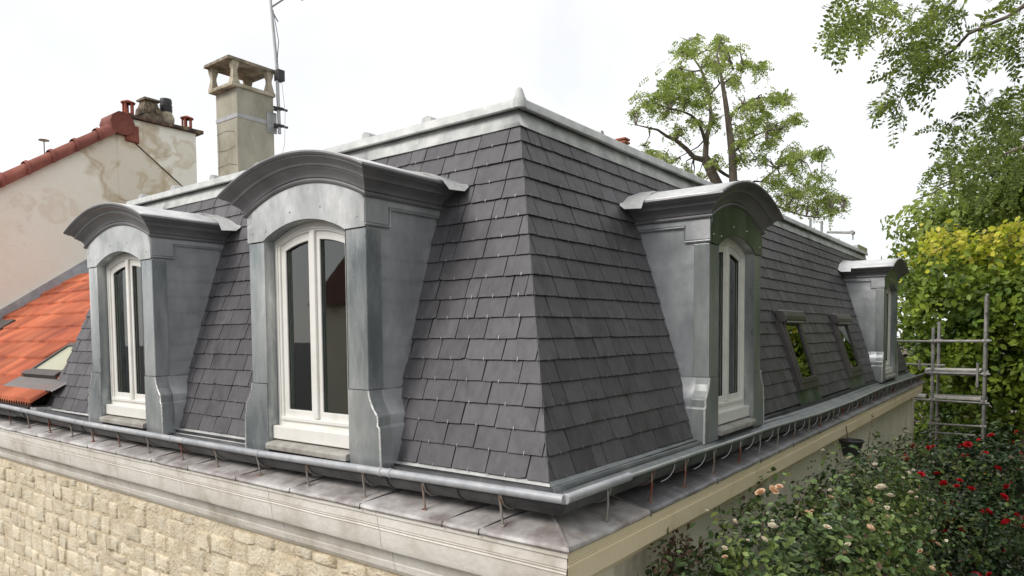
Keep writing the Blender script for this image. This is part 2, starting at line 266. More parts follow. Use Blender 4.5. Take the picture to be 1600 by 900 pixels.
def clip(poly, a, b, c):           # keep a*x+b*y<=c
    o = []
    for i in range(len(poly)):
        p, q = poly[i], poly[(i+1) % len(poly)]; dp = a*p[0]+b*p[1]-c; dq = a*q[0]+b*q[1]-c
        if dp <= 0: o.append(p)
        if dp*dq < 0: t = dp/(dp-dq); o.append((p[0]+(q[0]-p[0])*t, p[1]+(q[1]-p[1])*t))
    return o
DW = .617
DL = [(1.825, 1.0), (4.493, 1.0)]; DR = [(2.539, .95), (9.82, 1.06)]
SKY = [(4.80, 5.58), (7.28, 8.12)]
SK0, SK1 = .13/KZ, .96/KZ
slates = []       # (distance, face, polygon, k, lift)
hooks = MB()
def course(F, side, end, dorm, skyl):
    for k in range(NR):
        v0 = k*EX; s = -.1-(.11 if k % 2 else 0)+random.uniform(-.03, .03); last = end(v0)
        while s < last:
            wd = random.choice([.25, .25, .265, .24, .23, .255, .28, .22] if side == 'L' else [.22, .23, .25, .24, .21]) if random.random() > .09 else random.uniform(.10, .15)
            a, b = s+.0038, s+wd-.0038; s += wd
            vt = v0+EX+(.03 if k < NR-1 else .01)
            n = 6; dr = random.uniform(-.002, .0015); sl = random.uniform(-.0015, .0015); tail = [(a+(b-a)*i/n, v0+dr+sl*i/n+random.uniform(-.0016, .0016)) for i in range(n+1)]
            if random.random() < .12: tail[0] = (tail[0][0], v0+random.uniform(.004, .010))
            if random.random() < .12: tail[-1] = (tail[-1][0], v0+random.uniform(.004, .010))
            sk = random.uniform(-.003, .003)
            poly = tail+[(b+sk, vt), (a+sk, vt)]
            poly = clip(poly, -1, KV, .0085)         # hip
            if len(poly) < 3: continue
            if side == 'L':
                poly = clip(poly, 1, .285, 6.69+(.05 if v0 < .3 else 0))
            else: poly = clip(poly, 1, KV, 12.5)
            if len(poly) < 3: continue
            xs = [p[0] for p in poly]; skip = False
            for c, sc in dorm:
                if min(xs) > c-DW*sc-.02 and max(xs) < c+DW*sc+.02 and v0 < 1.72/KZ: skip = True
            for c0, c1 in skyl:
                if v0 < SK1-.02 and v0+EX > SK0-.10:
                    if min(xs) > c0-.03 and max(xs) < c1+.03: skip = True
                    elif max(xs) > c0-.03 and min(xs) < c0-.03: poly = clip(poly, 1, 0, c0-.03)
                    elif min(xs) < c1+.03 and max(xs) > c1+.03: poly = clip(poly, -1, 0, -c1-.03)
            if skip or len(poly) < 3 or max(p[0] for p in poly)-min(p[0] for p in poly) < .015: continue
            lift = random.uniform(0, .003)
            cx = (a+b)/2
            P = FP(F, cx, v0); dist = (Vector(EYE)-P).length
            vis = not any(c-DW*sc-.02 < cx < c+DW*sc+.02 and v0 < 1.72/KZ for c, sc in dorm)
            slates.append((dist if vis else 99, F, poly, v0, lift))
            hx = cx+random.uniform(-.008, .008)
            if vis and hx > KV*v0+.035 and max(p[0] for p in poly) > hx > min(p[0] for p in poly) and dist < 13:
                t = .0014; l = random.uniform(.011, .018); q = random.uniform(-.003, .003)
                hooks.add([FP(F, hx-t, v0+.006, .010), FP(F, hx+t, v0+.006, .010), FP(F, hx+t+q, v0+.005, .022), FP(F, hx-t+q, v0+.005, .022),
                           FP(F, hx-t+q, v0+.012+l, .021), FP(F, hx+t+q, v0+.012+l, .021)], [(0, 1, 2, 3), (3, 2, 5, 4)])
course(LEFT, 'L', SLE, DL, [])
course(RIGHT, 'R', SRE, DR, SKY)
def slate_mesh(mb, F, poly, v0, lift):
    n = len(poly)
    def nn(v): t = (v-v0)/EX; return .0175-.0115*t+lift
    top = [FP(F, p, q+.012, nn(q)) for p, q in poly]; bot = [FP(F, p, q+.012, nn(q)-.006) for p, q in poly]
    mb.add(top+bot, [tuple(range(n)), tuple(range(2*n-1, n-1, -1))]+[(i, i+n, (i+1) % n+n, (i+1) % n) for i in range(n)])
slates.sort(key=lambda t: t[0])
rest = MB()
for i, (dd, F, poly, v0, lift) in enumerate(slates):
    if i < 300:
        mb = MB(); slate_mesh(mb, F, poly, v0, lift); HP(mb, 'slate', M['slate'])
    else: slate_mesh(rest, F, poly, v0, lift)
HP(rest, 'distant_slates', M['slate'])['kind'] = 'stuff'
HP(hooks, 'slate_hooks', M['steel'], fix=False)['kind'] = 'stuff'

# zinc band, roll, finial, batten ends round the top
def band(F, s0, s1, side):
    # sheets of the lower band
    s = s0; rnd = random.Random(3 if side == 'L' else 4)
    while s < s1-.01:
        e = min(s1, s+rnd.uniform(1.3, 1.9))
        g = MB(); N = 6; rows = []
        for v, n in ((SL-.012, .022), (SL-.012, .016), (SL+.03, .017), (SL+.118, .020)):
            row = []
            for j in range(N+1):
                q = s+(e-s)*j/N; lo = q
                if j == 0 and s == s0: lo = KV*v-.019
                row.append(FP(F, lo, v, n+.0025*math.sin(q*9+v*30)+(.0015 if j in (0, N) else 0)))
            rows.append(row)
        g.grid(rows); o = HP(g, 'zinc_band', M['zinc_roof'], smooth=True)
        mod = o.modifiers.new('thick', 'SOLIDIFY'); mod.thickness = .003; mod.offset = -1
        s = e-.01 if e < s1 else e
    # overhanging top roll
    g = MB(); K = int((s1-s0)/.25)+1; prof = [(.000, 2.222), (.036, 2.217), (.040, 2.222), (.037, 2.228), (.030, 2.274), (.024, 2.281), (.012, 2.284), (-.10, 2.272)]
    rows = []
    for n, z in prof:
        row = []
        for j in range(K+1):
            t = j/K; wob = .0025*noise.noise(Vector((t*30, z*3, 1 if side == 'L' else 9)))
            if side == 'L': row.append((-(A+n*-1)-(s1-A-.0+n)*t if False else (-A+n)-(s1-A+n)*t, A-n, z+wob))
            else: row.append((-A+n, (A-n)+(s1-A+n)*t, z+wob))
        rows.append(row)
    g.grid(rows); HP(g, 'top_roll', M['zinc_roof'], smooth=35)
band(LEFT, KV*SL, 6.06, 'L'); band(RIGHT, KV*SL, 11.85, 'R')
# finial: a folded zinc horn on the corner
f = MB(); rr = []
for z, a, cx in ((2.215, .046, 0), (2.27, .044, 0), (2.29, .034, .002), (2.325, .024, .004), (2.342, .018, .006), (2.350, .008, .008)):
    c = Vector((-A+.01-cx, A-.01+cx, z)); rr.append([tuple(c+Vector((math.cos(t)*a*1.0, math.sin(t)*a*1.0, 0))) for t in [2*math.pi*k/10 for k in range(11)]])
f.grid(rr); HP(f, 'finial', M['zinc_roof'], smooth=50)
def batten(x, y, ax, long=.5, w=.05, h=.058):
    b = MB(); wig = random.uniform(-.006, .006)
    if ax == 'y': pr_ = [(x-w, 2.265), (x-w*.8, 2.265+h*.8), (x-w*.4, 2.265+h+wig), (x+w*.4, 2.265+h), (x+w*.8, 2.265+h*.75), (x+w, 2.265)]; fn = lambda p, q, t: (p, t, q)
    else: pr_ = [(y-w, 2.265), (y-w*.8, 2.265+h*.8), (y-w*.4, 2.265+h+wig), (y+w*.4, 2.265+h), (y+w*.8, 2.265+h*.75), (y+w, 2.265)]; fn = lambda p, q, t: (t, p, q)
    a0 = (y if ax == 'y' else x); b.extrude(pr_, fn, a0, a0+(long if ax == 'y' else -long)); HP(b, 'batten_roll', M['zinc_roof'], smooth=60)
for x in (-1.46, -2.10, -2.86, -3.55, -4.3, -5.05, -5.75): batten(x, .635, 'y', long=1.2)
for y in (1.72, 4.6, 6.2, 8.0, 9.6): batten(-.66, y, 'x', long=.9, w=.03, h=.055)
HP(MB().box((-.86, 11.0, 2.262), (-.635, 11.86, 2.36)), 'end_upstand', M['zinc_cheek'], bevel=.01)

# eave flashing under the slates
GZ_L = [(-12, .03), (-7.2, .026), (-4.97, -.012), (-2.2, -.012), (-.68, .008), (.29, .018)]
GZ_R = [(-.3, .018), (.3, .017), (1.37, .008), (2.1, -.002), (2.85, -.006), (4.37, -.045), (6.07, -.053), (8.17, -.025), (12.3, -.06)]
def gz(side, t): return lerp_tab(GZ_L if side == 'L' else GZ_R, t)
def strip(side, a, b, prof, name, m, parent_fn=HP, step=.3, smooth=35, zf=None, wob=0):
    # prof: (o,z) outward offset from the slate foot; runs along x (left) or y (right); mitred at the corner
    N = max(1, int(abs(b-a)/step)); g = MB(); rows = []
    for o, z in prof:
        row = []
        for j in range(N+1):
            t = a+(b-a)*j/N; dz = zf(t) if zf else 0
            if wob: dz += wob*noise.noise(Vector((t*2.3, o*20, 4)))
            if side == 'L': row.append((t if not (j == N and b == 0) else o, -o, z+dz))
            else: row.append((o, t if not (j == 0 and a == 0) else -o, z+dz))
        rows.append(row)
    g.grid(rows); return parent_fn(g, name, m, smooth=smooth)
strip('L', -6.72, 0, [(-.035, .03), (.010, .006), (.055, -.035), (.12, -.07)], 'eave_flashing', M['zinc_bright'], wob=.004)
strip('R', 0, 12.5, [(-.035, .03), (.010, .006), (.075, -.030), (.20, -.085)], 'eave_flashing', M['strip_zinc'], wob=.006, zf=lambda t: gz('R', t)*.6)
# gutters
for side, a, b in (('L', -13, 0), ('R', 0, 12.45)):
    prof = []
    for k in range(11):
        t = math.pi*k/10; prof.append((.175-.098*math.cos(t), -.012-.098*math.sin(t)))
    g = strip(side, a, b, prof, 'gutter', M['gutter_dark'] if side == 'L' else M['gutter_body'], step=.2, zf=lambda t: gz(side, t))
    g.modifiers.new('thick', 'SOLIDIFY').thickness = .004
    def lip(t0, t1, r, m, name='gutter_lip', sq=1.0):
        N = max(2, int(abs(t1-t0)/.15)); pts = []
        for j in range(N+1):
            t = t0+(t1-t0)*j/N; z = gz(side, t)-.004; o = .275
            pts.append((t, -o, z) if side == 'L' else (o, t, z))
        return HP(MB().tube(pts, r, 10), name, m, smooth=50)
    if side == 'L':
        lip(-13, .272, .0235, M['gutter'])
        for t in (-6.6, -5.2, -5.0, -3.4, -3.2, -2.2, -.98, -.9): lip(t-.01, t+.012, .027, M['gutter'], 'gutter_joint')
    else:
        lip(-.272, .36, .0235, M['gutter']); lip(.33, 12.45, .0125, M['gutter_thin'])
        lip(-.268, -.255, .0255, M['solder'], 'gutter_joint')
# gutter joints on the belly
for t in (-6.6, -5.1, -3.3, -.94, -.4):
    pts = []
    for k in range(2, 11):
        q = math.pi*(10-k)/10; pts.append((t, -(.175+.101*math.cos(q)), -.012-.101*math.sin(q)+gz('L', t)))
    HP(MB().tube(pts, .005, 5), 'belly_seam', M['gutter_dark'])
# brackets
SH = lambda o: -.195+(.33-o)*.22          # shelf surface height
def bracket(side, t, o=.245):
    z1 = gz(side, t)-.02; z0 = SH(o)-.005; rr = .0065; lean = random.uniform(-.012, .012)
    top = (t, -.268, z1) if side == 'L' else (.268, t, z1)
    mid = (t+lean, -o-.012, (z0+z1)/2) if side == 'L' else (o+.012, t+lean, (z0+z1)/2)
    bot = (t+lean, -o, z0) if side == 'L' else (o, t+lean, z0)
    b = MB(); b.tube([top, mid, bot], rr, 6)
    # foot plate and strap that follows the belly
    bx = Vector(bot); b.box((bx.x-.018, bx.y-.018, bx.z), (bx.x+.018, bx.y+.018, bx.z+.009), .003)
    pts = []
    for k in range(0, 9):
        q = math.pi*k/10; oo = .175+.104*math.cos(q); zz = -.012-.104*math.sin(q)+gz(side, t)
        pts.append((t+.02, -oo, zz) if side == 'L' else (oo, t+.02, zz))
    b.tube(pts, .0045, 5)
    HP(b, 'gutter_bracket', M['rust'], smooth=50)
for i in range(20): bracket('L', -.12-.53*i+(random.uniform(-.05, .05) if i else 0))
for i in range(26): bracket('R', .14+.49*i+(random.uniform(-.03, .03) if i else 0), .262)
# heating cable loops hanging behind the thin lip on the right
for i in range(1, 22):
    t = .60+.49*i-.12; pts = []
    for k in range(9):
        q = k/8; pts.append((.268+.01*math.sin(q*3), t-.20+.20*q, gz('R', t)-.025-.075*math.cos(q*math.pi/2)**.7 if q < 1 else gz('R', t)-.02))
    HP(MB().tube(pts, .0028, 4), 'wire_loop', M['alu'], smooth=60)

# lead shelf sheets on the cornice, each folded over its edge
def sheet(side, a, b, m):
    g = MB(); N = max(2, int((b-a)/.06)); rows = []; OC = .332
    for o, dz in ((.04, .0), (.10, .0), (.16, .0), (.22, 0), (.28, 0), (.318, 0), (OC, -.004), (OC+.004, -.016), (OC-.004, -.026)):
        row = []
        for j in range(N+1):
            t = a+(b-a)*j/N; e = .007*math.exp(-((t-a)/.02)**2)+.006*math.exp(-((b-t)/.02)**2)
            z = SH(min(o, .33))+dz+(e if dz > -.01 else e*.5)+.004*noise.noise(Vector((t*4, o*9, 2)))
            if side == 'L': x = t if not (b == 0 and j == N) else o; row.append((x, -o, z))
            else: y = t if not (a == 0 and j == 0) else -o; row.append((o, y, z))
        rows.append(row)
    g.grid(rows); return HP(g, 'lead_sheet', m, smooth=50)
edges = [-13, -11.5, -10.2, -9, -8.1, -7.1]+[-6.62, -6.05, -5.45, -4.83, -4.25, -3.62, -3.05, -2.4, -1.78, -1.1, -.45, -.20, 0]
for a, b in zip(edges[:-1], edges[1:]): sheet('L', a, b, M['lead_l'])
edges = [0, .50, 1.5, 2.4, 3.3, 4.2, 5.1, 6.0, 7, 8, 9, 10, 11, 12.2]
for i, (a, b) in enumerate(zip(edges[:-1], edges[1:])): sheet('R', a, b, M['lead_l'] if i == 0 else M['lead_r'])
HP(MB().tube([(.06, -.06, -.135), (.2, -.2, -.16), (.325, -.325, -.192)], [.012, .009, .007], 6), 'corner_fold', M['lead_l'], smooth=50)
# fold seams between the sheets
for t in [-6.62, -6.05, -5.45, -4.83, -4.25, -3.62, -3.05, -2.4, -1.78, -1.1, -.45, -.20]:
    HP(MB().tube([(t+.12, -.06, SH(.06)+.004), (t+.05, -.2, SH(.2)+.005), (t, -.333, SH(.333)+.001), (t, -.337, -.222)], .0042, 5), 'sheet_seam', M['gutter_dark'], smooth=60)
for t in (.50, 1.5, 2.4, 3.3, 4.2):
    HP(MB().tube([(.06, t-.06, SH(.06)+.004), (.2, t-.02, SH(.2)+.005), (.333, t, SH(.333)+.001), (.338, t, -.225)], .0042, 5), 'sheet_seam', M['gutter_dark'], smooth=60)
strip('L', -13, 0, [(.045, SH(.04)-.01), (.045, 0.0)], 'wall_upstand', M['gutter_dark'], smooth=0)
strip('R', 0, 12.3, [(.045, SH(.04)-.01), (.045, 0.0)], 'wall_upstand', M['gutter_body'], smooth=0)

# cornice blocks (mitred)
PL = [(.04, -.20), (.318, -.212), (.318, -.245), (.308, -.25), (.308, -.300), (.300, -.305), (.303, -.312), (.296, -.322), (.300, -.330), (.292, -.334), (.284, -.425), (.272, -.452),
      (.236, -.462), (.205, -.475), (.196, -.50), (.188, -.545), (.184, -.552), (.186, -.56), (.176, -.60), (.158, -.622), (.150, -.634), (.10, -.64)]
PR = [(.04, -.20), (.322, -.212), (.320, -.262), (.314, -.267), (.318, -.274), (.312, -.281), (.318, -.288), (.314, -.385), (.306, -.395), (.26, -.402), (.236, -.412), (.222, -.44), (.205, -.452),
      (.185, -.47), (.180, -.50), (.12, -.505)]
LC = [-13, -10.5, -8.9, -7.55, -6.5, -5.35, -4.35, -3.25, -2.05, -.98, 0]
for a, b in zip(LC[:-1], LC[1:]): strip('L', a+(.0015), b-(.0015 if b else 0), PL, 'cornice_block', M['cornice_l'], smooth=25, step=.12, wob=.0035)
strip('R', 0, 12.02, PR, 'cornice', M['cornice_r'], smooth=25, step=.25, wob=.003)
g = MB(); g.add([(o, 12.02, z) for o, z in PR], [tuple(range(len(PR)))]); HP(g, 'cornice_end', M['cornice_r'])

# walls
wl = HP(MB().add([(.11, -.1235, -.56), (-13, -.1235, -.56), (-13, -.1235, -3.3), (.11, -.1235, -3.3)], [(0, 1, 2, 3)]), 'street_wall', M['mortar'])
wr = HP(MB().add([(.118, -.105, -.42), (.118, 12.3, -.42), (.118, 12.3, -3.3), (.118, -.105, -3.3),
                  (-12, 12.3, -.42), (-12, 12.3, -3.3), (.03, 12.3, 0), (.03, -.05, 0), (-12, 12.3, 0)], [(0, 1, 2, 3), (1, 4, 5, 2), (6, 8, 4, 1)]), 'garden_wall', M['wall_r'])
HP(MB().box((.105, 11.75, -3.3), (.15, 12.32, -.50)), 'corner_pilaster', M['wall_r'], bevel=.006)
HP(MB().box((.10, -.12, -3.3), (.155, .42, -.50)), 'corner_pilaster', M['wall_r'], bevel=.006)
HP(MB().box((.105, 9.9, -1.16), (.145, 11.74, -1.10)), 'string_course', M['wall_r'], bevel=.006)
def stone(x, z, wd, ht):
    nx, nz_ = 7, 6; P = []; pw = random.uniform(7, 13); prot = random.uniform(.018, .042)
    sd = random.random()*99; rc = [random.uniform(.0, .14) for _ in range(4)]
    for j in range(nz_+1):
        row = []
        for i in range(nx+1):
            u, v = i/nx*2-1, j/nz_*2-1; u = math.copysign(abs(u)**.6, u); v = math.copysign(abs(v)**.6, v)
            edge = max(abs(u), abs(v)); dd_ = prot*(1-edge**pw)-(.02 if edge > .99 else 0)
            rx = 1-rc[0 if v > 0 else 1]*v*v*v*v; rz = 1-rc[2 if u > 0 else 3]*u*u*u*u
            px = x+u*wd/2*rx; pz = z+v*ht/2*rz
            dd_ += .012*noise.noise(Vector((px*9, pz*9, sd)))+.007*noise.noise(Vector((px*38, pz*38, sd)))
            if edge > .99: dd_ -= .004
            row.append((px+.018*noise.noise(Vector((px*9, pz*9, sd+3))), -.105-dd_, pz+.016*noise.noise(Vector((px*9, pz*9, sd+7)))))
        P.append(row)
    o = MB().grid(P).build('stone', M['stone'], smooth=60); place(o, house); o.parent = wl; o.matrix_parent_inverse = Matrix.Identity(4)
    o.matrix_parent_inverse = (Matrix.Translation(Vector((0, 0, 3.3))) @ Matrix.Translation(Vector((0, 0, -3.3)))) ; return o
cnt = 0; z = -.665; row = 0
while z > -2.35 and cnt < 300:
    ht = random.uniform(.145, .20); 
    if row == 0: ht = .075
    x = -8.35+random.uniform(0, .2)
    while x < -.2:
        wd = random.uniform(.17, .36); zz = z-ht/2+.02*noise.noise(Vector((x*.8, row*3.1, 0)))
        lim = -.69-(-1.14-(x))*.213-.22     # lowest part of the wall in view, with a margin
        if zz > lim and x+wd < .02 and cnt < 300:
            if random.random() < .15 and ht > .12:
                stone(x+wd/2, zz+ht*.26, wd-.02, ht*.48); stone(x+wd/2, zz-ht*.26, wd-.02, ht*.46); cnt += 2
            else: stone(x+wd/2, zz+random.uniform(-.01, .01), wd+.004, ht+.006); cnt += 1
        x += wd
    z -= ht+.005; row += 1
print('stones', cnt, 'slates', len(slates))

# ------------------------------------------------------------ dormers
ZS, RI = 1.44, .10      # spring and rise of the opening
OW = .432               # opening half width
def archz(x, zs=ZS, rise=RI, hw=OW): return zs+rise*(1-(x/hw)**2)
def dormer(M4, y0, sc, mcase, mcheek, seed):
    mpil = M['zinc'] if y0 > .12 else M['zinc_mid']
    R = random.Random(seed)
    def T(x, y, z): return M4 @ Vector((x*sc, y, z))
    ys = lambda z: y0+.3114*z+.02
    def B(mb, name, m, parent=None, **k):
        mb.v = [tuple(T(*p)) for p in mb.v]; o = mb.build(name, m, **k)
        place(o, house)
        if parent is not None: o.parent = parent; o.matrix_parent_inverse = Matrix.Identity(4)
        return o
    fn = lambda p, q, t: (p, t, q)
    # casing: jamb reveals and soffit, the part that the rest hangs on
    g = MB(); N = 12
    W2 = OW-.003; reveal = [(-W2, .0)]+[(-W2, .7)]+[(W2*(2*i/N-1), archz(OW*(2*i/N-1))-.003) for i in range(N+1)]+[(W2, .7), (W2, .0)]
    g.grid([[(p, -.003, q) for p, q in reveal], [(p, .06, q) for p, q in reveal], [(p, .16, q) for p, q in reveal]])
    root = B(g, 'dormer', M['zinc'], smooth=30)
    # pilasters
    for s in (-1, 1):
        B(MB().box((min(s*OW, s*DW), 0, .452), (max(s*OW, s*DW), .12, 1.432)), 'pilaster', mpil, root, bevel=.004)
        out = [(0, .449), (.012, .40), (.034, .352), (.066, .31), (.076, .300), (.080, .288), (.078, .238), (.088, .232), (.094, .222), (.102, .0), (.100, -.03)]
        poly = [(s*OW, -.03), (s*OW, .449)]+[(s*(DW+a), b) for a, b in out]
        B(MB().extrude(poly, fn, -.006, .1), 'pilaster_base', mpil, root)
        # scrolled side of the base running back to the slates
        rows = [[(s*(DW+a-.001), -.004, b) for a, b in out], [(s*(DW+a*.9-.003), max(.0, ys(b)-.02), b) for a, b in out]]
        B(MB().grid(rows), 'console', M['zinc_cheek'], root, smooth=25)
        B(MB().tube([(s*(DW+a), -.004, b) for a, b in out], .0075, 5), 'solder_bead', M['solder'], root, smooth=60)
        B(MB().tube([(s*(DW+a*.9+.004), ys(b)-.018, b) for a, b in out], .007, 5), 'solder_bead', M['solder'], root, smooth=60)
        # cheek
        rows = []; NZ, NY = 96, 8; ph = [R.uniform(-.02, .02) for _ in range(9)]
        for i in range(NZ+1):
            zz = .45+(1.66-.45)*i/NZ; row = []
            for j in range(NY+1):
                t = j/NY; yy = .02+(ys(zz)-.02)*t
                crease = 0
                q_ = (zz-.45-.010*math.sin(t*9+ph[0]*80)-.006*math.sin(t*23))/.135; crease = (.0045 if y0 > .12 else .0006)*(1-(q_-math.floor(q_)))
                row.append((s*(DW-.014+crease+.004*noise.noise(Vector((yy*5, zz*5, seed)))), yy, zz))
            rows.append(row)
        B(MB().grid(rows), 'cheek', mcheek, root, smooth=20)
        B(MB().tube([(s*(DW-.010), ys(zz)-.004, zz) for zz in np.linspace(.45, 1.60, 14)], .007, 5), 'cheek_welt', M['zinc_bright'], root, smooth=60)
        # raised block and frieze strip under the moulding
        poly = [(-.004, 1.462), (.185, 1.462), (.185, 1.572), (ys(1.57)-.02, 1.572), (ys(1.63), 1.63), (-.004, 1.63)]
        B(MB().extrude(poly, lambda p, q, t: (t, p, q), s*(DW-.02), s*(DW+.004)), 'frieze_panel', mcheek, root, bevel=.004)
        pts = [(s*(DW+.003), -.006, 1.452), (s*(DW+.003), .192, 1.452), (s*(DW+.003), .194, 1.563), (s*(DW+.003), ys(1.56)-.01, 1.563)]
        B(MB().tube(pts, .0075, 6), 'frieze_bead', mcheek, root, smooth=50)
        for zz in (1.50, 1.60): B(MB().lathe([(0, .006), (.005, .004), (.007, 0)], (0, 0, 0), 8), 'rivet', M['solder'], root) if False else None
    # arched panel
    N = 16; outer = []; inner = []
    zt = lambda x: 1.63+.148*(1-(x/DW)**2)
    xs = [DW*(2*i/N-1) for i in range(N+1)]
    g = MB(); top = [(x, -.008, zt(x)) for x in xs]; bot = [(x, -.008, archz(max(-OW, min(OW, x))) if abs(x) < OW else 1.436) for x in xs]
    # exact opening corners
    xs = sorted(set(xs+[-OW, OW])); low = lambda x: 1.436 if abs(x) >= OW-1e-6 else archz(x)
    top = [(x, -.009, zt(x)) for x in xs]; bot = [(x, -.009, low(x)) for x in xs]
    g.grid([top, [(x, -.009-.003*noise.noise(Vector((x*5, seed, 3))), (low(x)+zt(x))/2) for x in xs], bot])
    g.grid([bot, [(x, .02, low(x)) for x in xs]])
    g.add([(-DW, -.009, 1.436), (-DW, .02, 1.436), (-DW, .02, 1.63), (-DW, -.009, 1.63), (DW, -.009, 1.436), (DW, .02, 1.436), (DW, .02, 1.63), (DW, -.009, 1.63)], [(0, 1, 2, 3), (4, 5, 6, 7)])
    B(g, 'arched_panel', mcase, root, smooth=30)
    for x, z_ in ((-.40, 1.50), (-.12, 1.60), (.2, 1.60), (.55, 1.50), (-.56, 1.5)):
        rv = MB()
        for r_, dy in ((.0, -.007), (.005, -.005), (.0075, 0)): pass
        rv.tube([(x, -.008, z_), (x, -.0155, z_)], [.0075, .004], 8); B(rv, 'rivet', M['zinc_bright'], root)
    # moulding swept round three sides
    prof = [(-.004, 1.612), (.014, 1.612), (.024, 1.618), (.028, 1.627), (.024, 1.636), (.012, 1.640), (.012, 1.645), (.021, 1.647), (.023, 1.656), (.031, 1.669), (.046, 1.684), (.060, 1.693), (.064, 1.695),
            (.064, 1.700), (.079, 1.702), (.081, 1.711), (.087, 1.721), (.101, 1.731), (.120, 1.737), (.127, 1.738), (.127, 1.745), (.141, 1.747), (.149, 1.756), (.146, 1.767), (.134, 1.772)]
    g = MB(); rows = []; NF = 28
    for o, h in prof:
        rise = .148+.02*(o/.14); X = DW+o; row = []
        yb = ys(h)-.015
        for t in (0, .5, 1): row.append((-X, yb+(-o-yb)*t, h))
        for i in range(1, NF): x = X*(2*i/NF-1); row.append((x, -o, h+rise*(1-(x/X)**2)))
        for t in (1, .5, 0): row.append((X, yb+(-o-yb)*t, h))
        rows.append(row)
    g.grid(rows); B(g, 'cornice_moulding', M['moulding'], root, smooth=24)
    # vaulted sheet roof
    g = MB(); rows = []; X = DW+.140
    for t in np.linspace(0, 1, 7):
        row = []
        for i in range(NF+1):
            x = X*(2*i/NF-1); zz = 1.772+.168*(1-(x/X)**2); yb = ys(zz)+.01
            row.append((x, -.138+(yb+.138)*t, zz+.003*noise.noise(Vector((x*6, t*5, seed)))+(.01*max(0, t-.8)/.2)))
        rows.append(row)
    g.grid(rows); o = B(g, 'dormer_roof', M['zinc_bright'], root, smooth=60); o.modifiers.new('t', 'SOLIDIFY').thickness = .004
    # crumpled lead flap where it meets the slates, on both ends
    for s in (-1, 1):
        rows = []
        for i in range(11):
            t = i/10; x = s*(X*.25+(X*.75+.085)*t); xx = min(abs(x), X)/X
            zz = 1.772+.168*(1-xx**2)-(.02*(t-.85)/.15 if t > .85 else 0); row = []
            for j, (dy, dz) in enumerate(((-.16-.06*t, .006), (-.08, .016), (-.02, .016), (.028, .065), (.06, .085+.02*math.sin(i)))):
                row.append((x+R.uniform(-.006, .006), ys(zz)+dy, zz+dz*(1-.35*t)+R.uniform(-.004, .004)-(.05 if (j < 2 and t > .95) else 0)))
            rows.append(row)
        B(MB().grid(rows), 'lead_flap', M['zinc_bright'], root, smooth=60)
    # window: outer frame, two sashes, panes
    FY = .075
    def outline(x0, x1, z0, inset, hw=OW, n=10):
        return [(x0, z0), (x1, z0)]+[(x1+(x0-x1)*i/n, archz(x1+(x0-x1)*i/n)-inset) for i in range(n+1)]
    def frame(x0, x1, z0, ins, wd, ya, yb, name, m, par, wb=None, bevel=.004):
        wb = wb or wd
        return B(MB().ring(outline(x0, x1, z0, ins), outline(x0+wd, x1-wd, z0+wb, ins+wd), fn, ya, yb), name, m, par, bevel=bevel)
    fr = frame(-OW+.006, OW-.006, .155, .003, .062, FY, FY+.08, 'window_frame', M['white'], root)
    frame(-OW+.035, OW-.035, .20, .038, .012, FY-.008, FY+.02, 'frame_bead', M['white'], root, bevel=.002)
    for s in (-1, 1):
        xa, xb = (-OW+.060, -.003) if s < 0 else (.003, OW-.060)
        frame(xa, xb, .215, .062, .058, FY+.012, FY+.07, 'sash', M['white'], root)
        frame(xa+.055, xb-.055, .268, .117, .008, FY+.02, FY+.03, 'glazing_seal', M['seal'], root, bevel=0)
        B(MB().extrude(outline(xa+.06, xb-.06, .272, .122), fn, FY+.034, FY+.038), 'pane', M['glass'], root)
    B(MB().box((-.026, FY-.006, .225), (.026, FY+.014, 1.478)), 'meeting_bar', M['white'], root, bevel=.006)
    B(MB().box((-OW+.055, FY-.014, .196), (OW-.055, FY+.012, .222)), 'drip_rail', M['white'], root, bevel=.005)
    B(MB().box((-OW+.003, .028, .066), (OW-.003, FY+.02, .158)), 'sill_box', M['white'], root, bevel=.006)
    g = MB(); zt2 = .064; P = []
    g.extrude([(-.035, .0), (-.035, .030), (-.028, .043), (.1, zt2), (.1, -.0)], lambda p, q, t: (t, p, q), -OW+.002, OW-.002)
    B(g, 'sill', M['stone_sill'], root, bevel=.004)
    B(MB().box((-OW-.03, -.002, -.05), (OW+.03, .05, -.002)), 'sill_apron', M['gutter_dark'], root)
    # dim room behind the glass, with a net curtain
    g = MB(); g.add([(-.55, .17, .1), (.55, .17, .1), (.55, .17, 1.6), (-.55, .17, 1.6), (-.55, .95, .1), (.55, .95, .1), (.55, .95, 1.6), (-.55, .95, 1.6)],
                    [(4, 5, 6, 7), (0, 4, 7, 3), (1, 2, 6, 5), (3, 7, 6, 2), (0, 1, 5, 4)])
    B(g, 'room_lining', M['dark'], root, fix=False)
    g = MB(); g.grid([[(-.40+.40*i/24, .20+.014*math.sin(i*1.9), z_) for i in range(25)] for z_ in (.15, 1.5)]); B(g, 'curtain', M['curtain'], root, smooth=60)
    return root
ML = lambda xc: Matrix.Translation((xc, -.156, 0))
MR = lambda yc: Matrix.Translation((.094, yc, 0)) @ Matrix.Rotation(math.pi/2, 4, 'Z')
dormer(ML(-1.825), .156, 1.0, M['zinc_pale'], M['zinc_cheek'], 1)['label'] = 'middle dormer of the street side, the largest in view'
dormer(ML(-4.493), .156, 1.0, M['zinc_pale'], M['zinc_cheek'], 2)['label'] = 'dormer at the left end beside the red tiled roof'
dormer(MR(2.539), .094, .95, M['zinc_green'], M['zinc_cheek'], 3)['label'] = 'dormer on the garden side with arch coloured green for mirrored trees'
dormer(MR(9.82), .094, 1.06, M['zinc_green'], M['zinc_cheek'], 4)['label'] = 'far dormer at the garden end of the roof'

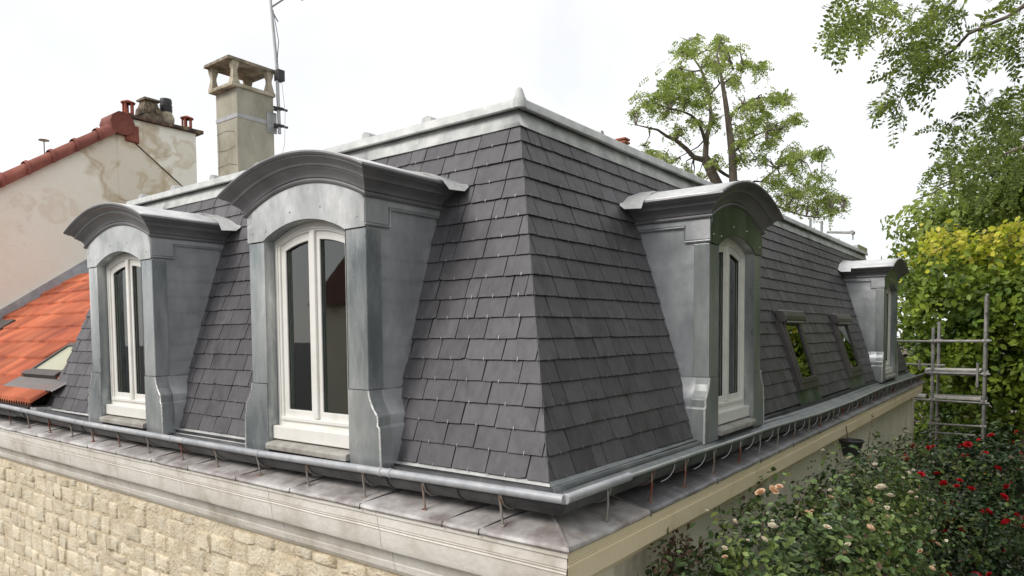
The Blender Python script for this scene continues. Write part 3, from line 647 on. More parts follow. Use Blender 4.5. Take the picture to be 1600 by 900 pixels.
# ------------------------------------------------------------ roof windows on the garden side
M['win_grey'] = mat('roof_window_cladding', [(.075, .068, .068), (.10, .09, .09)], 8, .35, .3, .05)
for s0, s1 in SKY:
    fn = lambda p, q, t: tuple(FP(RIGHT, p, q, t))
    def rect(a, b, c, d_): return [(a, c), (b, c), (b, d_), (a, d_)]
    def SB(a, b, c, d_, n0, n1): return MB().extrude(rect(a, b, c, d_), fn, n0, n1)
    base = place(MB().ring(rect(s0, s1, SK0, SK1), rect(s0+.07, s1-.07, SK0+.09, SK1-.08), fn, .0, .065).build('roof_window', M['win_grey'], bevel=.006), house)
    def CH(mb, name, m, **k):
        o = mb.build(name, m, **k); place(o, house); o.parent = base; o.matrix_parent_inverse = Matrix.Identity(4); return o
    CH(MB().ring(rect(s0+.06, s1-.06, SK0+.07, SK1-.07), rect(s0+.12, s1-.12, SK0+.13, SK1-.12), fn, .03, .074), 'sash', M['win_grey'], bevel=.005)
    CH(SB(s0+.11, s1-.11, SK0+.12, SK1-.11, .048, .052), 'pane', M['glass_sky'])
    pr_ = [(SK1-.10, .05), (SK1-.115, .10), (SK1-.09, .128), (SK1-.05, .134), (SK1+.02, .12), (SK1+.04, .07), (SK1+.035, .02)]
    CH(MB().extrude(pr_, lambda p, q, t: tuple(FP(RIGHT, t, p, q)), s0-.015, s1+.015), 'top_cover', M['win_grey'], bevel=.008)
    CH(SB(s0+.05, s1-.05, SK1-.118, SK1-.10, .06, .115), 'cover_rib', M['alu'], bevel=.004)
    CH(SB(s0-.05, s1+.05, SK0-.155, SK0+.02, .010, .022), 'lead_apron', M['zinc_green'])
    CH(SB(s0-.035, s0-.0, SK0-.02, SK1+.05, .010, .026), 'side_flashing', M['win_grey'])
    CH(SB(s1, s1+.035, SK0-.02, SK1+.05, .010, .026), 'side_flashing', M['win_grey'])
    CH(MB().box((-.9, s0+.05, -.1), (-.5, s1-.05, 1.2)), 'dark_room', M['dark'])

# ------------------------------------------------------------ big chimney on the terrace
ch = HP(MB().extrude([(-6.53, 1.99), (-6.04, 1.99), (-6.04, 2.51), (-6.53, 2.51)], lambda p, q, t: (p, q, t), 2.2, 3.90), 'chimney', M['chimney'], bevel=.006)
def CP(mb, name, m, **k):
    o = mb.build(name, m, **k); place(o, house); o.parent = ch; o.matrix_parent_inverse = Matrix.Identity(4); return o
CP(MB().box((-6.57, 1.91, 3.90), (-6.01, 2.53, 3.945)), 'slab', M['slab'], bevel=.008)
CP(MB().add([(-6.58, 1.86, 4.21), (-6.00, 1.86, 4.21), (-6.00, 2.54, 4.21), (-6.58, 2.54, 4.21), (-6.57, 1.87, 4.25), (-6.01, 1.87, 4.25), (-6.01, 2.53, 4.25), (-6.57, 2.53, 4.25), (-6.3, 2.2, 4.265)],
   [(0, 3, 2, 1), (0, 1, 5, 4), (1, 2, 6, 5), (2, 3, 7, 6), (3, 0, 4, 7), (4, 5, 8), (5, 6, 8), (6, 7, 8), (7, 4, 8)]), 'slab', M['cap_slab'])
for x in (-6.54, -6.06):
    for y in (1.97, 2.46):
        g = MB(); P = []
        for z_, a in ((3.945, .050), (4.03, .034), (4.075, .027), (4.11, .029), (4.16, .042), (4.212, .046)):
            P.append([(x+a*sx, y+a*sy, z_) for sx, sy in ((-1, -1), (1, -1), (1, 1), (-1, 1), (-1, -1))])
        g.grid(P); CP(g, 'column', M['slab'])
g = MB().ring([(-6.536, 1.984), (-6.034, 1.984), (-6.034, 2.516), (-6.536, 2.516)], [(-6.53, 1.99), (-6.04, 1.99), (-6.04, 2.51), (-6.53, 2.51)], lambda p, q, t: (p, q, t), 3.53, 3.58)
CP(g, 'strap', M['alu'])
CP(MB().box((-6.039, 2.40, 3.43), (-6.028, 2.545, 3.70)), 'strap_plate', M['alu'])
for pts in ([(-6.50, 1.984, 3.5), (-6.47, 1.984, 3.2), (-6.49, 1.984, 2.9), (-6.46, 1.984, 2.6)], [(-6.53, 1.984, 3.38), (-6.3, 1.984, 3.40), (-6.12, 1.984, 3.36)], [(-6.53, 1.984, 3.17), (-6.3, 1.984, 3.15), (-6.1, 1.984, 3.18)],
            [(-6.53, 1.984, 2.96), (-6.25, 1.984, 2.98), (-6.08, 1.984, 2.94)], [(-6.04, 1.984, 3.5), (-6.045, 1.984, 3.1), (-6.04, 1.984, 2.7)]):
    CP(MB().tube(pts, .0019, 4), 'render_crack', M['slab_dark'])
# antenna mast clamped to the chimney
an = thing('antenna_mast', 'thin grey television mast clamped to the tall chimney, cable trailing', 'antenna', (-5.97, 2.53, 3.35))
place(MB().tube([(-5.95, 2.53, 3.42), (-5.96, 2.52, 4.3), (-5.99, 2.48, 5.03), (-6.0, 2.47, 5.25)], [.022, .022, .018, .018], 8).build('pole', M['alu'], smooth=60), an)
place(MB().box((-6.0, 2.50, 4.10), (-5.90, 2.60, 4.24)).build('junction_box', M['black'], bevel=.006), an)
for z_ in (3.52, 3.74):
    place(MB().box((-6.03, 2.50, z_-.012), (-5.90, 2.57, z_+.012)).tube([(-5.93, 2.44, z_), (-5.93, 2.64, z_)], .016, 6).build('clamp', M['black']), an)
place(MB().tube([(-5.99, 2.48, 5.03), (-5.75, 2.6, 5.16), (-5.3, 2.75, 5.30)], .012, 6).tube([(-5.75, 2.42, 5.16), (-5.75, 2.8, 5.16)], .006, 5).tube([(-5.5, 2.5, 5.23), (-5.5, 2.9, 5.23)], .006, 5).build('boom', M['alu']), an)
place(MB().tube([(-5.99, 2.48, 5.0), (-5.95, 2.55, 4.86)], .010, 6).build('stay', M['alu']), an)
place(MB().tube([(-5.98, 2.50, 5.0), (-5.92, 2.53, 4.6), (-5.95, 2.51, 4.25)], .006, 4).build('cable', M['black']), an)
place(MB().tube([(-5.92, 2.56, 4.1), (-5.89, 2.58, 3.7), (-5.90, 2.57, 3.3), (-5.96, 2.5, 2.9), (-5.93, 2.5, 2.4)], .004, 4).build('cable', M['alu']), an)

# ------------------------------------------------------------ low red tiled roof on the left
lowh = thing('tiled_house', 'low house with orange red pantile roof between slates and cream gable', 'house', (-10, 1, -3.3))
TS = .70; tz = lambda y: TS*(y+.25)
place(MB().add([(-14, -.30, tz(-.30)-.03), (-6.74, -.30, tz(-.30)-.03), (-6.74, 3.2, tz(3.2)-.03), (-14, 3.2, tz(3.2)-.03), (-14, 3.2, -3.3), (-6.2, 3.2, -3.3), (-6.74, .08, tz(.08)-.03), (-6.2, .08, tz(.08)-.03), (-6.2, 3.2, tz(3.2)-.03)], [(0, 1, 6, 2, 3), (6, 7, 8, 2), (3, 2, 8, 5, 4)]).build('roof_deck', M['deck']), lowh)
TW, TD = .225, .295
def tile_mesh():
    g = MB(); n = 24; P0, P1, Q0, Q1 = [], [], [], []
    for i in range(n+1):
        u = i/n; h = .055*abs(math.sin(u*math.pi*3))**.55+.004; x = u*TW
        P0.append((x, 0, h+.038)); P1.append((x, TD+.02, h+.0+TS*(TD+.02))); Q0.append((x, .002, h-.004))
    g.grid([Q0, P0, P1]); me = MB(); me.v = g.v; me.f = g.f; return me
tm = tile_mesh(); base_t = None; nt_ = 0
for r in range(9):
    y = -.20+TD*r
    for c in range(40):
        x = -6.15-TW*c-(TW*.5 if r % 2 else 0)
        if r == 0 and x > -6.68: continue
        if x < -12.36: continue
        if r in (1, 2) and -7.75 < x < -6.9+0.5 and False: continue
        # opening of the small roof window
        if .10 < y < .60 and x < -6.65 and x+TW > -7.75: continue
        if base_t is None:
            base_t = tm.build('roof_tile', M['tile'], fix=False); o = base_t
        else: o = bpy.data.objects.new('roof_tile', base_t.data); COL.objects.link(o)
        o.parent = lowh; o.location = Vector((x+random.uniform(-.003, .003), y, tz(y)+random.uniform(-.002, .003)))-lowh.location
        o.rotation_euler = (random.uniform(-.006, .006), random.uniform(-.006, .006), random.uniform(-.008, .008)); nt_ += 1
print('tiles', nt_)
def TPt(x, y, n=0): q = 1/math.hypot(1, TS); return (x, y-TS*q*n, tz(y)+q*n)
def TB(poly, n0, n1): return MB().extrude(poly, lambda p, q, t: TPt(p, q, t), n0, n1)
wx0, wx1, wy0, wy1 = -7.68, -6.70, .16, .66
rw = place(MB().ring([(wx0, wy0), (wx1, wy0), (wx1, wy1), (wx0, wy1)], [(wx0+.06, wy0+.07), (wx1-.06, wy0+.07), (wx1-.06, wy1-.05), (wx0+.06, wy1-.05)], lambda p, q, t: TPt(p, q, t), .0, .10).build('roof_window', M['win_grey'], bevel=.006), lowh)
M['pale_glass'] = mat('blind_behind_glass', [(.42, .45, .32), (.52, .54, .42)], 1.5, .12)
for nm, p_, n0, n1, mm in (('pane', [(wx0+.05, wy0+.06), (wx1-.05, wy0+.06), (wx1-.05, wy1-.04), (wx0+.05, wy1-.04)], .07, .08, M['pale_glass']),
                           ('front_cover', [(wx0-.02, wy0-.03), (wx1+.02, wy0-.03), (wx1+.02, wy0+.03), (wx0-.02, wy0+.03)], .02, .115, M['win_grey'])):
    o = TB(p_, n0, n1).build(nm, mm); place(o, lowh); o.parent = rw; o.matrix_parent_inverse = Matrix.Identity(4)
g = MB(); P = [[], []]
for i in range(61):
    x = -7.95+1.5*i/60
    for j, yy in enumerate((-.02, .15)): P[j].append(TPt(x+(.12 if j else 0), yy, .045+.022*abs(math.sin(i*math.pi/3))))
g.grid(P); place(g.build('pleated_apron', M['win_grey']), lowh)
place(TB([(-12.3, 1.02), (-11.35, .98), (-11.35, 1.20), (-12.3, 1.20)], .0, .09).build('roof_window', M['win_grey'], bevel=.006), lowh)
place(MB().box((-6.92, -.16, -.06), (-6.56, .02, .028)).build('zinc_infill', M['zinc_bright']), lowh)
# lead flashing along the gable
g = MB()
g.extrude([(-.3, tz(-.3)-.05), (3.4, tz(3.4)-.05), (3.4, tz(3.4)+.22), (-.3, tz(-.3)+.22)], lambda p, q, t: (t, p, q), -12.40, -12.34)
g.extrude([(-.3, tz(-.3)+.0), (3.4, tz(3.4)+.0), (3.4, tz(3.4)+.03), (-.3, tz(-.3)+.03)], lambda p, q, t: (t, p, q), -12.40, -12.12)
place(g.build('abutment_flashing', M['gutter']), lowh)

# ------------------------------------------------------------ cream gable house behind
gh = thing('gable_house', 'tall cream rendered gable house with brown ridge tiles and flat chimney', 'house', (-14, 3, -3.3))
def GP(mb, name, m, **k): return place(mb.build(name, m, **k), gh)
GX = -12.4; rk = lambda y: 3.48+(y-1.343)*(4.93-3.48)/(3.40-1.343)
pk = 3.40
rk2 = lambda y: rk(pk)-(y-pk)*.80
GP(MB().extrude([(-1.2, -3.3), (7.5, -3.3), (7.5, rk2(7.5)-.05), (pk, rk(pk)-.05), (-1.2, rk(-1.2)-.05)], lambda p, q, t: (t, p, q), GX, GX-8), 'gable_wall', M['render'])
GP(MB().extrude([(3.30, 3.5), (4.90, 3.0), (4.90, 5.10), (3.30, 5.10)], lambda p, q, t: (t, p, q), GX+.012, GX-.45), 'chimney_stack', M['render'], bevel=.01)
GP(MB().tube([(GX+.014, pk+.05, rk(pk)-.16), (GX+.014, 4.9, rk2(4.9)-.05)], .014, 5), 'verge_line', M['slab_dark'])
GP(MB().box((GX-.50, 3.30, 5.10), (GX+.09, 5.04, 5.17), .006), 'chimney_slab', M['slab_dark'], bevel=.008)
GP(MB().tube([(GX+.02, -1.2, rk(-1.2)-.075), (GX+.02, pk-.1, rk(pk-.1)-.075)], .02, 5), 'verge_line', M['zinc_roof'])
n = 11
for i in range(n):          # verge capping tiles, half-round, each with a collar
    y1 = pk-.05-.40*i; y0 = y1-.42; g = MB(); P = []
    for yy, r in ((y0, .17), (y0+.05, .17), (y0+.055, .145), (y1, .135)):
        row = []
        for k in range(9):
            t = math.pi*k/8*1.15-.25; row.append((GX-.06+.17*math.cos(t)*r/.145, yy-.02*math.sin(t), rk(yy)-.045+r*1.25*math.sin(t)))
        P.append(row)
    g.grid(P); GP(g, 'verge_tile', M['ridge'], smooth=50)
g = MB(); g.tube([(GX+.10, pk-.02, rk(pk)+.02), (GX-.4, pk-.02, rk(pk)+.02)], .23, 10); GP(g, 'peak_tile', M['ridge'], smooth=50)
GP(MB().box((GX-.1, pk+.05, rk(pk)-.30), (GX+.06, pk+.30, rk(pk)+.02), .02), 'peak_tile', M['ridge'], bevel=.03)
def pot_red(y, h=.34):
    g = MB()
    g.lathe([(.0, h), (.075, h-.035), (.135, h-.06), (.13, h-.08), (.05, h-.085)], (GX-.15, y, 5.17), 12)
    g.lathe([(.10, 0), (.10, .06), (.085, .065)], (GX-.15, y, 5.17), 12)
    for k in range(5):
        a = 2*math.pi*k/5+.3; g.tube([(GX-.15+.088*math.cos(a), y+.088*math.sin(a), 5.17+.05), (GX-.15+.088*math.cos(a), y+.088*math.sin(a), 5.17+h-.07)], .022, 5)
    return GP(g, 'chimney_pot', M['terracotta'], smooth=40)
pot_red(3.60); pot_red(4.80, .32)
g = MB(); g.box((GX-.35, 3.82, 5.17), (GX+.05, 4.18, 5.27), .01); P = []
for z_, a in ((5.27, .19), (5.40, .175), (5.44, .15), (5.50, .13), (5.56, .12)): P.append([(GX-.15+a*sx, 4.0+a*sy, z_) for sx, sy in ((-1, -1), (1, -1), (1, 1), (-1, 1), (-1, -1))])
g.grid(P); g.box((GX-.33, 3.84, 5.56), (GX+.03, 4.17, 5.60), .008)
for a in (-.1, .1): g.box((GX+.02, 4.0+a-.05, 5.30), (GX+.06, 4.0+a+.05, 5.42))
GP(g, 'chimney_pot', M['pot_stone'])['label'] = 'squat mossy stone pot with flat cap'
GP(MB().lathe([(.10, 0), (.15, .07), (.16, .14), (.12, .24), (.10, .28)], (GX-.15, 4.36, 5.17), 14), 'chimney_pot', M['slab'], smooth=50)
GP(MB().lathe([(.115, .27), (.125, .33), (.115, .335), (.125, .40), (.112, .41), (.12, .48), (.11, .54), (.0, .54)], (GX-.15, 4.36, 5.17), 14), 'pot_cowl', M['black'], smooth=30)
GP(MB().tube([(GX-.6, 2.25, 3.9), (GX-.6, 2.25, 4.50)], .010, 5).lathe([(.0, .03), (.09, .015), (.09, 0), (0, .0)], (GX-.6, 2.25, 4.49), 10), 'vent_cap', M['slab_dark'])

# small chimney far behind the roof and scaffold tubes standing behind the terrace
fc = thing('far_chimney', 'tiny striped brick chimney showing over the roof edge left of the tree', 'chimney', (-10.26, 20, -3.3))
place(MB().box((-10.42, 19.85, 3), (-10.1, 20.15, 7.78)).build('stack', M['slab']), fc)
for z_ in (7.55, 7.68, 7.80): place(MB().box((-10.46, 19.8, z_), (-10.06, 20.2, z_+.06)).build('brick_band', M['terracotta']), fc)
gr = thing('guard_rail', 'grey scaffold tubes standing above the far end of the roof', 'railing', (-1.5, 12.2, 2.2))
place(MB().tube([(-1.74, 12.1, 2.2), (-1.74, 12.1, 3.08)], .024, 8).tube([(-1.50, 12.0, 2.2), (-1.50, 12.0, 2.99)], .024, 8).build('post', M['scaf'], smooth=60), gr)
place(MB().tube([(-1.40, 12.0, 2.755), (-.92, 12.0, 2.70)], .024, 8).tube([(-.93, 11.93, 2.70), (-.93, 12.06, 2.70)], .04, 8).tube([(-.92, 12, 2.74), (-.92, 12, 2.56)], .012, 5).build('tube', M['scaf'], smooth=60), gr)
# ------------------------------------------------------------ scaffold tower
sc = thing('scaffold_tower', 'narrow scaffold tower with two board decks before the leafy hedge', 'scaffold', (.8, 13.5, -3.3))
def SP(mb, name, m, **k): return place(mb.build(name, m, **k), sc)
for x, y, z1 in ((.34, 13.3, .83), (.37, 14.0, .95), (1.21, 13.3, 1.43), (1.19, 14.0, 1.50)): SP(MB().tube([(x, y, -3.3), (x, y, z1)], .032, 8), 'standard', M['scaf'], smooth=60)
for a, b in (((-.6, 13.3, .55), (1.28, 13.3, .55)), ((.25, 14.0, .55), (1.28, 14.0, .55)), ((-.3, 13.27, -.63), (1.3, 13.27, -.66)), ((.2, 13.27, -.09), (1.3, 13.27, -.09)), ((.3, 13.3, -1.12), (1.2, 13.3, -1.12)), ((.3, 13.3, -1.30), (1.2, 13.3, -1.30)),
             ((-.5, 13.9, .06), (.5, 13.9, .04)), ((1.21, 13.2, 1.12), (1.19, 14.1, 1.12)), ((.34, 13.2, .55), (.36, 14.1, .55)), ((1.21, 13.2, .50), (1.2, 14.1, .50))):
    SP(MB().tube([a, b], .022, 8), 'ledger', M['scaf'], smooth=60)
SP(MB().tube([(1.10, 13.2, -.35), (1.10, 13.2, .13)], .024, 8), 'standard', M['scaf'], smooth=60)
SP(MB().tube([(.12, 13.2, -.02), (.12, 13.2, .18)], .024, 8), 'standard', M['scaf'], smooth=60)
for x, y in ((.34, 13.3), (1.21, 13.3), (1.19, 14.0), (.37, 14.0)):
    for z_ in (.55, -.09, -.63, -1.12): SP(MB().tube([(x-.05, y, z_), (x+.05, y, z_)], .040, 8).tube([(x, y-.06, z_-.01), (x, y+.06, z_+.01)], .03, 6), 'coupler', M['scaf'], smooth=40)
for j in range(3):
    SP(MB().box((.20, 13.32+.23*j, -.055), (1.14, 13.54+.23*j, -.012), .004), 'deck_board', M['board'], bevel=.004)
    SP(MB().box((.30, 13.32+.23*j, -.61), (1.16, 13.54+.23*j, -.57), .004), 'deck_board', M['board'], bevel=.004)
SP(MB().box((-.26, 13.3, -.60), (.22, 13.62, -.55), .004), 'deck_board', M['board'], bevel=.004)
SP(MB().box((.24, 13.29, -.13), (1.12, 13.31, -.03)), 'toe_board', M['scaf'])

# hanging pot under the garden cornice
po = thing('plant_pot', 'black plastic pot hung under the cream cornice above the white roses', 'plant pot', (.40, 5.3, -.62))
place(MB().lathe([(.0, -.60), (.085, -.60), (.115, -.45), (.128, -.445), (.13, -.425), (.118, -.42), (.11, -.45), (.0, -.46)], (.40, 5.35, 0), 18).build('tub', M['black'], smooth=40), po)
place(MB().tube([(.38, 5.3, -.46), (.37, 5.28, -.36), (.36, 5.26, -.26)], .006, 4).build('stake', M['twig']), po)

# garden chair far right
gc = thing('garden_chair', 'white slatted garden chair on the bare soil at the right edge', 'chair', (1.75, 20.2, -3.3))
for k in range(5): place(MB().box((1.55, 20.0+.09*k, -2.86), (2.05, 20.07+.09*k, -2.835)).build('seat_slat', M['white']), gc)
for k in range(4): place(MB().add([(1.52+.02*k, 19.98+.11*k, -2.85), (1.54+.02*k, 19.98+.11*k, -2.85), (1.40+.02*k, 20.0+.11*k, -2.38), (1.38+.02*k, 20.0+.11*k, -2.38), (1.52+.02*k, 20.06+.11*k, -2.85), (1.54+.02*k, 20.06+.11*k, -2.85), (1.40+.02*k, 20.08+.11*k, -2.38), (1.38+.02*k, 20.08+.11*k, -2.38)],
    [(0, 1, 2, 3), (4, 5, 6, 7), (0, 4, 7, 3), (1, 5, 6, 2), (3, 2, 6, 7)]).build('back_slat', M['white']), gc)
for x, y in ((1.56, 20.0), (2.02, 20.0), (1.56, 20.42), (2.02, 20.42)): place(MB().tube([(x, y, -2.85), (x+.03, y, -3.3)], .018, 6).build('leg', M['white']), gc)

# ------------------------------------------------------------ foliage machinery
def rot_frames(nrm, rnd):
    n = nrm/np.linalg.norm(nrm, axis=1, keepdims=True); r = rnd.normal(size=n.shape); t = np.cross(n, r); t /= np.linalg.norm(t, axis=1, keepdims=True)
    return t, np.cross(n, t), n
LEAF = np.array([(0, -.5, 0), (-.30, -.12, .06), (-.24, .22, .05), (0, .5, -.04), (.24, .22, .05), (.30, -.12, .06), (0, 0, -.02)])
LEAF_F = np.array([(0, 1, 6), (1, 2, 6), (2, 3, 6), (3, 4, 6), (4, 5, 6), (5, 0, 6)])
LEAF4 = np.array([(0, -.5, 0), (-.25, 0, .05), (0, .5, 0), (.25, 0, .05)]); LEAF4_F = np.array([(0, 1, 2), (0, 2, 3)])
def leaves(name, C, N, size, m, tmpl='leaf', parent=None, axis=None, rnd=rng, midx=None, own=False):
    V0, F0 = (LEAF, LEAF_F) if tmpl == 'leaf' else (LEAF4, LEAF4_F)
    t, b, n = rot_frames(N, rnd)
    if axis is not None:
        b = axis/np.linalg.norm(axis, axis=1, keepdims=True); t = np.cross(b, n); t /= np.linalg.norm(t, axis=1, keepdims=True)+1e-9; n = np.cross(t, b)
    s = size[:, None, None]
    V = C[:, None, :]+s*(V0[None, :, 0, None]*t[:, None, :]+V0[None, :, 1, None]*b[:, None, :]+V0[None, :, 2, None]*n[:, None, :])
    k = len(V0); F = (F0[None]+(np.arange(len(C))*k)[:, None, None]).reshape(-1, 3); V = V.reshape(-1, 3)
    me = bpy.data.meshes.new(name); me.vertices.add(len(V)); me.vertices.foreach_set('co', V.astype(np.float32).ravel())
    me.loops.add(len(F)*3); me.loops.foreach_set('vertex_index', F.astype(np.int32).ravel())
    me.polygons.add(len(F)); me.polygons.foreach_set('loop_start', np.arange(0, len(F)*3, 3, dtype=np.int32)); me.polygons.foreach_set('loop_total', np.full(len(F), 3, dtype=np.int32))
    ms = m if isinstance(m, list) else [m]
    for x in ms: me.materials.append(x)
    if midx is not None: me.polygons.foreach_set('material_index', np.repeat(midx, len(F0)).astype(np.int32))
    me.update(calc_edges=True); me.validate()
    o = bpy.data.objects.new(name, me); COL.objects.link(o)
    if parent is not None: place(o, parent)
    return o
def clump(P, N, f, thr):
    k = np.array([noise.noise(Vector(p*f))+.5*noise.noise(Vector(p*f*2.3)) for p in P]) > thr+rng.uniform(-.12, .12, len(P)); return P[k], N[k]
def blob_points(blobs, n, shell=(.62, 1.05), rnd=rng, bump=.22, freq=1.3):
    vol = np.array([b[1][0]*b[1][1]+b[1][1]*b[1][2]+b[1][0]*b[1][2] for b in blobs]); pr_ = vol/vol.sum()
    idx = rnd.choice(len(blobs), size=n, p=pr_); d_ = rnd.normal(size=(n, 3)); d_ /= np.linalg.norm(d_, axis=1, keepdims=True)
    c = np.array([b[0] for b in blobs], float)[idx]; r = np.array([b[1] for b in blobs], float)[idx]
    # lumpy hull
    P = c+d_*r; bu = np.array([noise.noise(Vector(p*freq)) for p in P])+.5*np.array([noise.noise(Vector(p*freq*2.7)) for p in P])
    k = rnd.uniform(shell[0]**2, shell[1]**2, n)**.5*(1+bump*bu); P = c+d_*r*k[:, None]; return P, d_/r
def branch(mb, p, q, r0, r1, wob=.08, n=5):
    p, q = Vector(p), Vector(q); L = (q-p).length; pts = []; rs = []
    for i in range(n+1):
        t = i/n; e = math.sin(t*math.pi)*wob*L
        pts.append(p.lerp(q, t)+Vector((random.uniform(-e, e), random.uniform(-e, e), random.uniform(-e, e)))); rs.append(r0+(r1-r0)*t)
    mb.tube(pts, rs, 7, caps=False); return pts
def sprays(C, D, leaf_len, ls, npair, rnd, droop=.4, stalks=None):
    """pinnate leaves: rachis from C along D; returns centres, normals, axes, sizes of the leaflets"""
    out = []
    for c, d in zip(C, D):
        d = d/np.linalg.norm(d); side = np.cross(d, (0, 0, 1.)); side /= np.linalg.norm(side)+1e-9; side = side*math.cos(1)+np.cross(d, side)*rnd.uniform(-1, 1); side /= np.linalg.norm(side)
        L = leaf_len*rnd.uniform(.7, 1.2)
        if stalks is not None: stalks.tube([tuple(c+d*L*t+np.array((0, 0, -droop*L*t*t))) for t in (-.1, .35, .7, 1.03)], .0016, 3, caps=False)
        for i in range(npair):
            t = (i+.6)/npair; p = c+d*L*t+np.array((0, 0, -droop*L*t*t))
            for s in (-1, 1):
                ax = side*s+d*.35+rnd.normal(size=3)*.15; q = p+ax*ls*.45
                out.append((q, np.cross(d, side)+rnd.normal(size=3)*.35, ax, ls*rnd.uniform(.75, 1.15)))
        out.append((c+d*L*1.05+np.array((0, 0, -droop*L)), np.cross(d, side), d+np.array((0, 0, -droop)), ls))
    return [np.array([o[i] for o in out]) for i in range(4)]

# robinia behind the roof: limbs follow the survey bearings, clusters spread in depth
def tree_pts(lst, D, jit=0, rnd=random): return [tuple(depth(x, y, D+rnd.uniform(-jit, jit))) for x, y in lst]
rb = thing('robinia_tree', 'airy light green robinia with dark forked trunk standing behind the roof', 'tree', tuple(depth(1140, 300, 22)[:2])+(-3.3,))
g = MB(); rr = random.Random(5)
D0 = 22
base = depth(1150, 290, D0); base0 = (base[0]+.2, base[1], -3.3)
g.tube([base0, (base[0]+.1, base[1], 0), tuple(depth(1122, 290, D0)), tuple(depth(1102, 249, D0))], [.30, .24, .17, .14], 10)
g.tube([base0, (base[0]+.2, base[1], 0), tuple(depth(1146, 290, D0-.6)), tuple(depth(1144, 240, D0-.7)), tuple(depth(1138, 191, D0-.9)), tuple(depth(1133, 155, D0-1)), tuple(depth(1127, 120, D0-1.1)), tuple(depth(1120, 85, D0-1)), tuple(depth(1128, 58, D0-1))], [.25, .19, .13, .115, .09, .07, .05, .03, .012], 9)
LP = []
def limb(l, r, dj):
    r *= .62; LP.extend([(x, y, D0+dj*i/len(l)) for i, (x, y) in enumerate(l)]); g.tube([tuple(depth(x, y, D0+dj*i/len(l))) for i, (x, y) in enumerate(l)], [r*(1-.85*i/(len(l)-1)) for i in range(len(l))], 7)
limb([(1100, 250), (1085, 246), (1073, 233), (1056, 219), (1042, 213), (1028, 203), (1015, 200), (993, 195)], .15, -1.5)
limb([(1102, 249), (1104, 213), (1111, 190), (1111, 178), (1107, 142), (1095, 107), (1083, 90), (1073, 75)], .16, 1.2)
limb([(1103, 225), (1097, 205), (1091, 191), (1080, 180), (1069, 175), (1047, 169), (1025, 162), (1007, 164)], .10, -2)
limb([(1139, 195), (1143, 180), (1149, 173), (1160, 164), (1171, 160), (1185, 152), (1202, 153), (1222, 156)], .11, 1.6)
limb([(1143, 240), (1153, 232), (1162, 222), (1180, 212), (1198, 204), (1222, 200), (1247, 193)], .08, -1.5)
limb([(1105, 245), (1118, 262), (1132, 272), (1150, 282), (1165, 290), (1180, 283), (1189, 284), (1215, 262), (1251, 249), (1291, 235)], .10, 1.0)
limb([(1165, 292), (1190, 305), (1211, 320), (1228, 328), (1242, 333), (1260, 338), (1278, 340), (1300, 337), (1318, 329)], .08, -1.3)
limb([(1108, 150), (1125, 130), (1146, 108), (1165, 104), (1192, 104)], .05, 1)
limb([(1096, 110), (1080, 112), (1062, 106), (1046, 118)], .05, -1)
limb([(1130, 130), (1150, 116), (1162, 105)], .04, -1)
limb([(1104, 215), (1090, 230), (1062, 245), (1040, 258)], .05, 1.2)
place(g.build('trunk', M['bark'], smooth=60), rb)
cl = [(1062, 78, 16), (1085, 68, 15), (1118, 70, 20), (1140, 85, 17), (1060, 110, 20), (1090, 125, 24), (1048, 125, 18), (1128, 115, 20), (1160, 100, 16), (1190, 104, 13), (1010, 160, 20), (1033, 155, 20),
      (1060, 150, 22), (1088, 155, 20), (992, 178, 10), (1183, 158, 15), (1205, 150, 18), (1228, 155, 10), (1165, 168, 13), (1172, 198, 22), (1205, 200, 20), (1240, 190, 14), (1158, 222, 16), (1060, 205, 12),
      (1090, 195, 14), (1028, 240, 18), (1008, 232, 12), (1050, 258, 18), (1080, 268, 16), (1122, 250, 12), (1155, 250, 14), (1188, 250, 12), (1228, 258, 20), (1250, 240, 18), (1278, 238, 14), (1218, 285, 20),
      (1250, 290, 24), (1282, 288, 22), (1303, 305, 18), (1228, 312, 20), (1268, 322, 20), (1300, 328, 16), (1316, 312, 8), (1110, 95, 14), (1150, 130, 10), (1196, 178, 10), (1120, 190, 10), (1040, 180, 10), (1095, 290, 12), (1200, 228, 12)]
C, Dn, tw = [], [], MB()
cl = [(x+random.uniform(-1, 1)*r*.7, y+random.uniform(-1, 1)*r*.6, r*random.uniform(.35, .62)) for x, y, r in cl for _ in range(4)]
for x, y, r in cl:
    dc = D0+rng.uniform(-2.2, 2.2); n = int(r*r*.17)+4
    for _ in range(n):
        a = rng.uniform(0, 2*math.pi); q = math.sqrt(rng.uniform(0, 1))*r
        p = depth(x+q*math.cos(a)*1.15, y+q*math.sin(a)*.72, dc+rng.normal()*r/49*.7); C.append(p)
        dd_ = rng.normal(size=3); dd_[2] = dd_[2]*.4-.15; Dn.append(dd_)
    c0 = depth(x, y, dc)
    q_ = min(LP, key=lambda t: (t[0]-x)**2+(t[1]-y)**2+(8 if t[1] < y else 0)**2); st = Vector(depth(*q_)); en = Vector(c0); md = (st+en)/2+Vector((0, 0, .03*(st-en).length))+Vector(rng.normal(size=3)*.06)
    tw.tube([tuple(st), tuple((st+md)/2+Vector(rng.normal(size=3)*.03)), tuple(md), tuple(en)], [.030, .024, .018, .008], 4, caps=False)
    for _ in range(2):
        e = depth(x+rng.uniform(-r, r), y+rng.uniform(-r, r)*.7, dc+rng.normal()*.2); tw.tube([tuple(c0), tuple((c0+e)/2+rng.normal(size=3)*.05), tuple(e)], [.022, .014, .006], 4, caps=False)
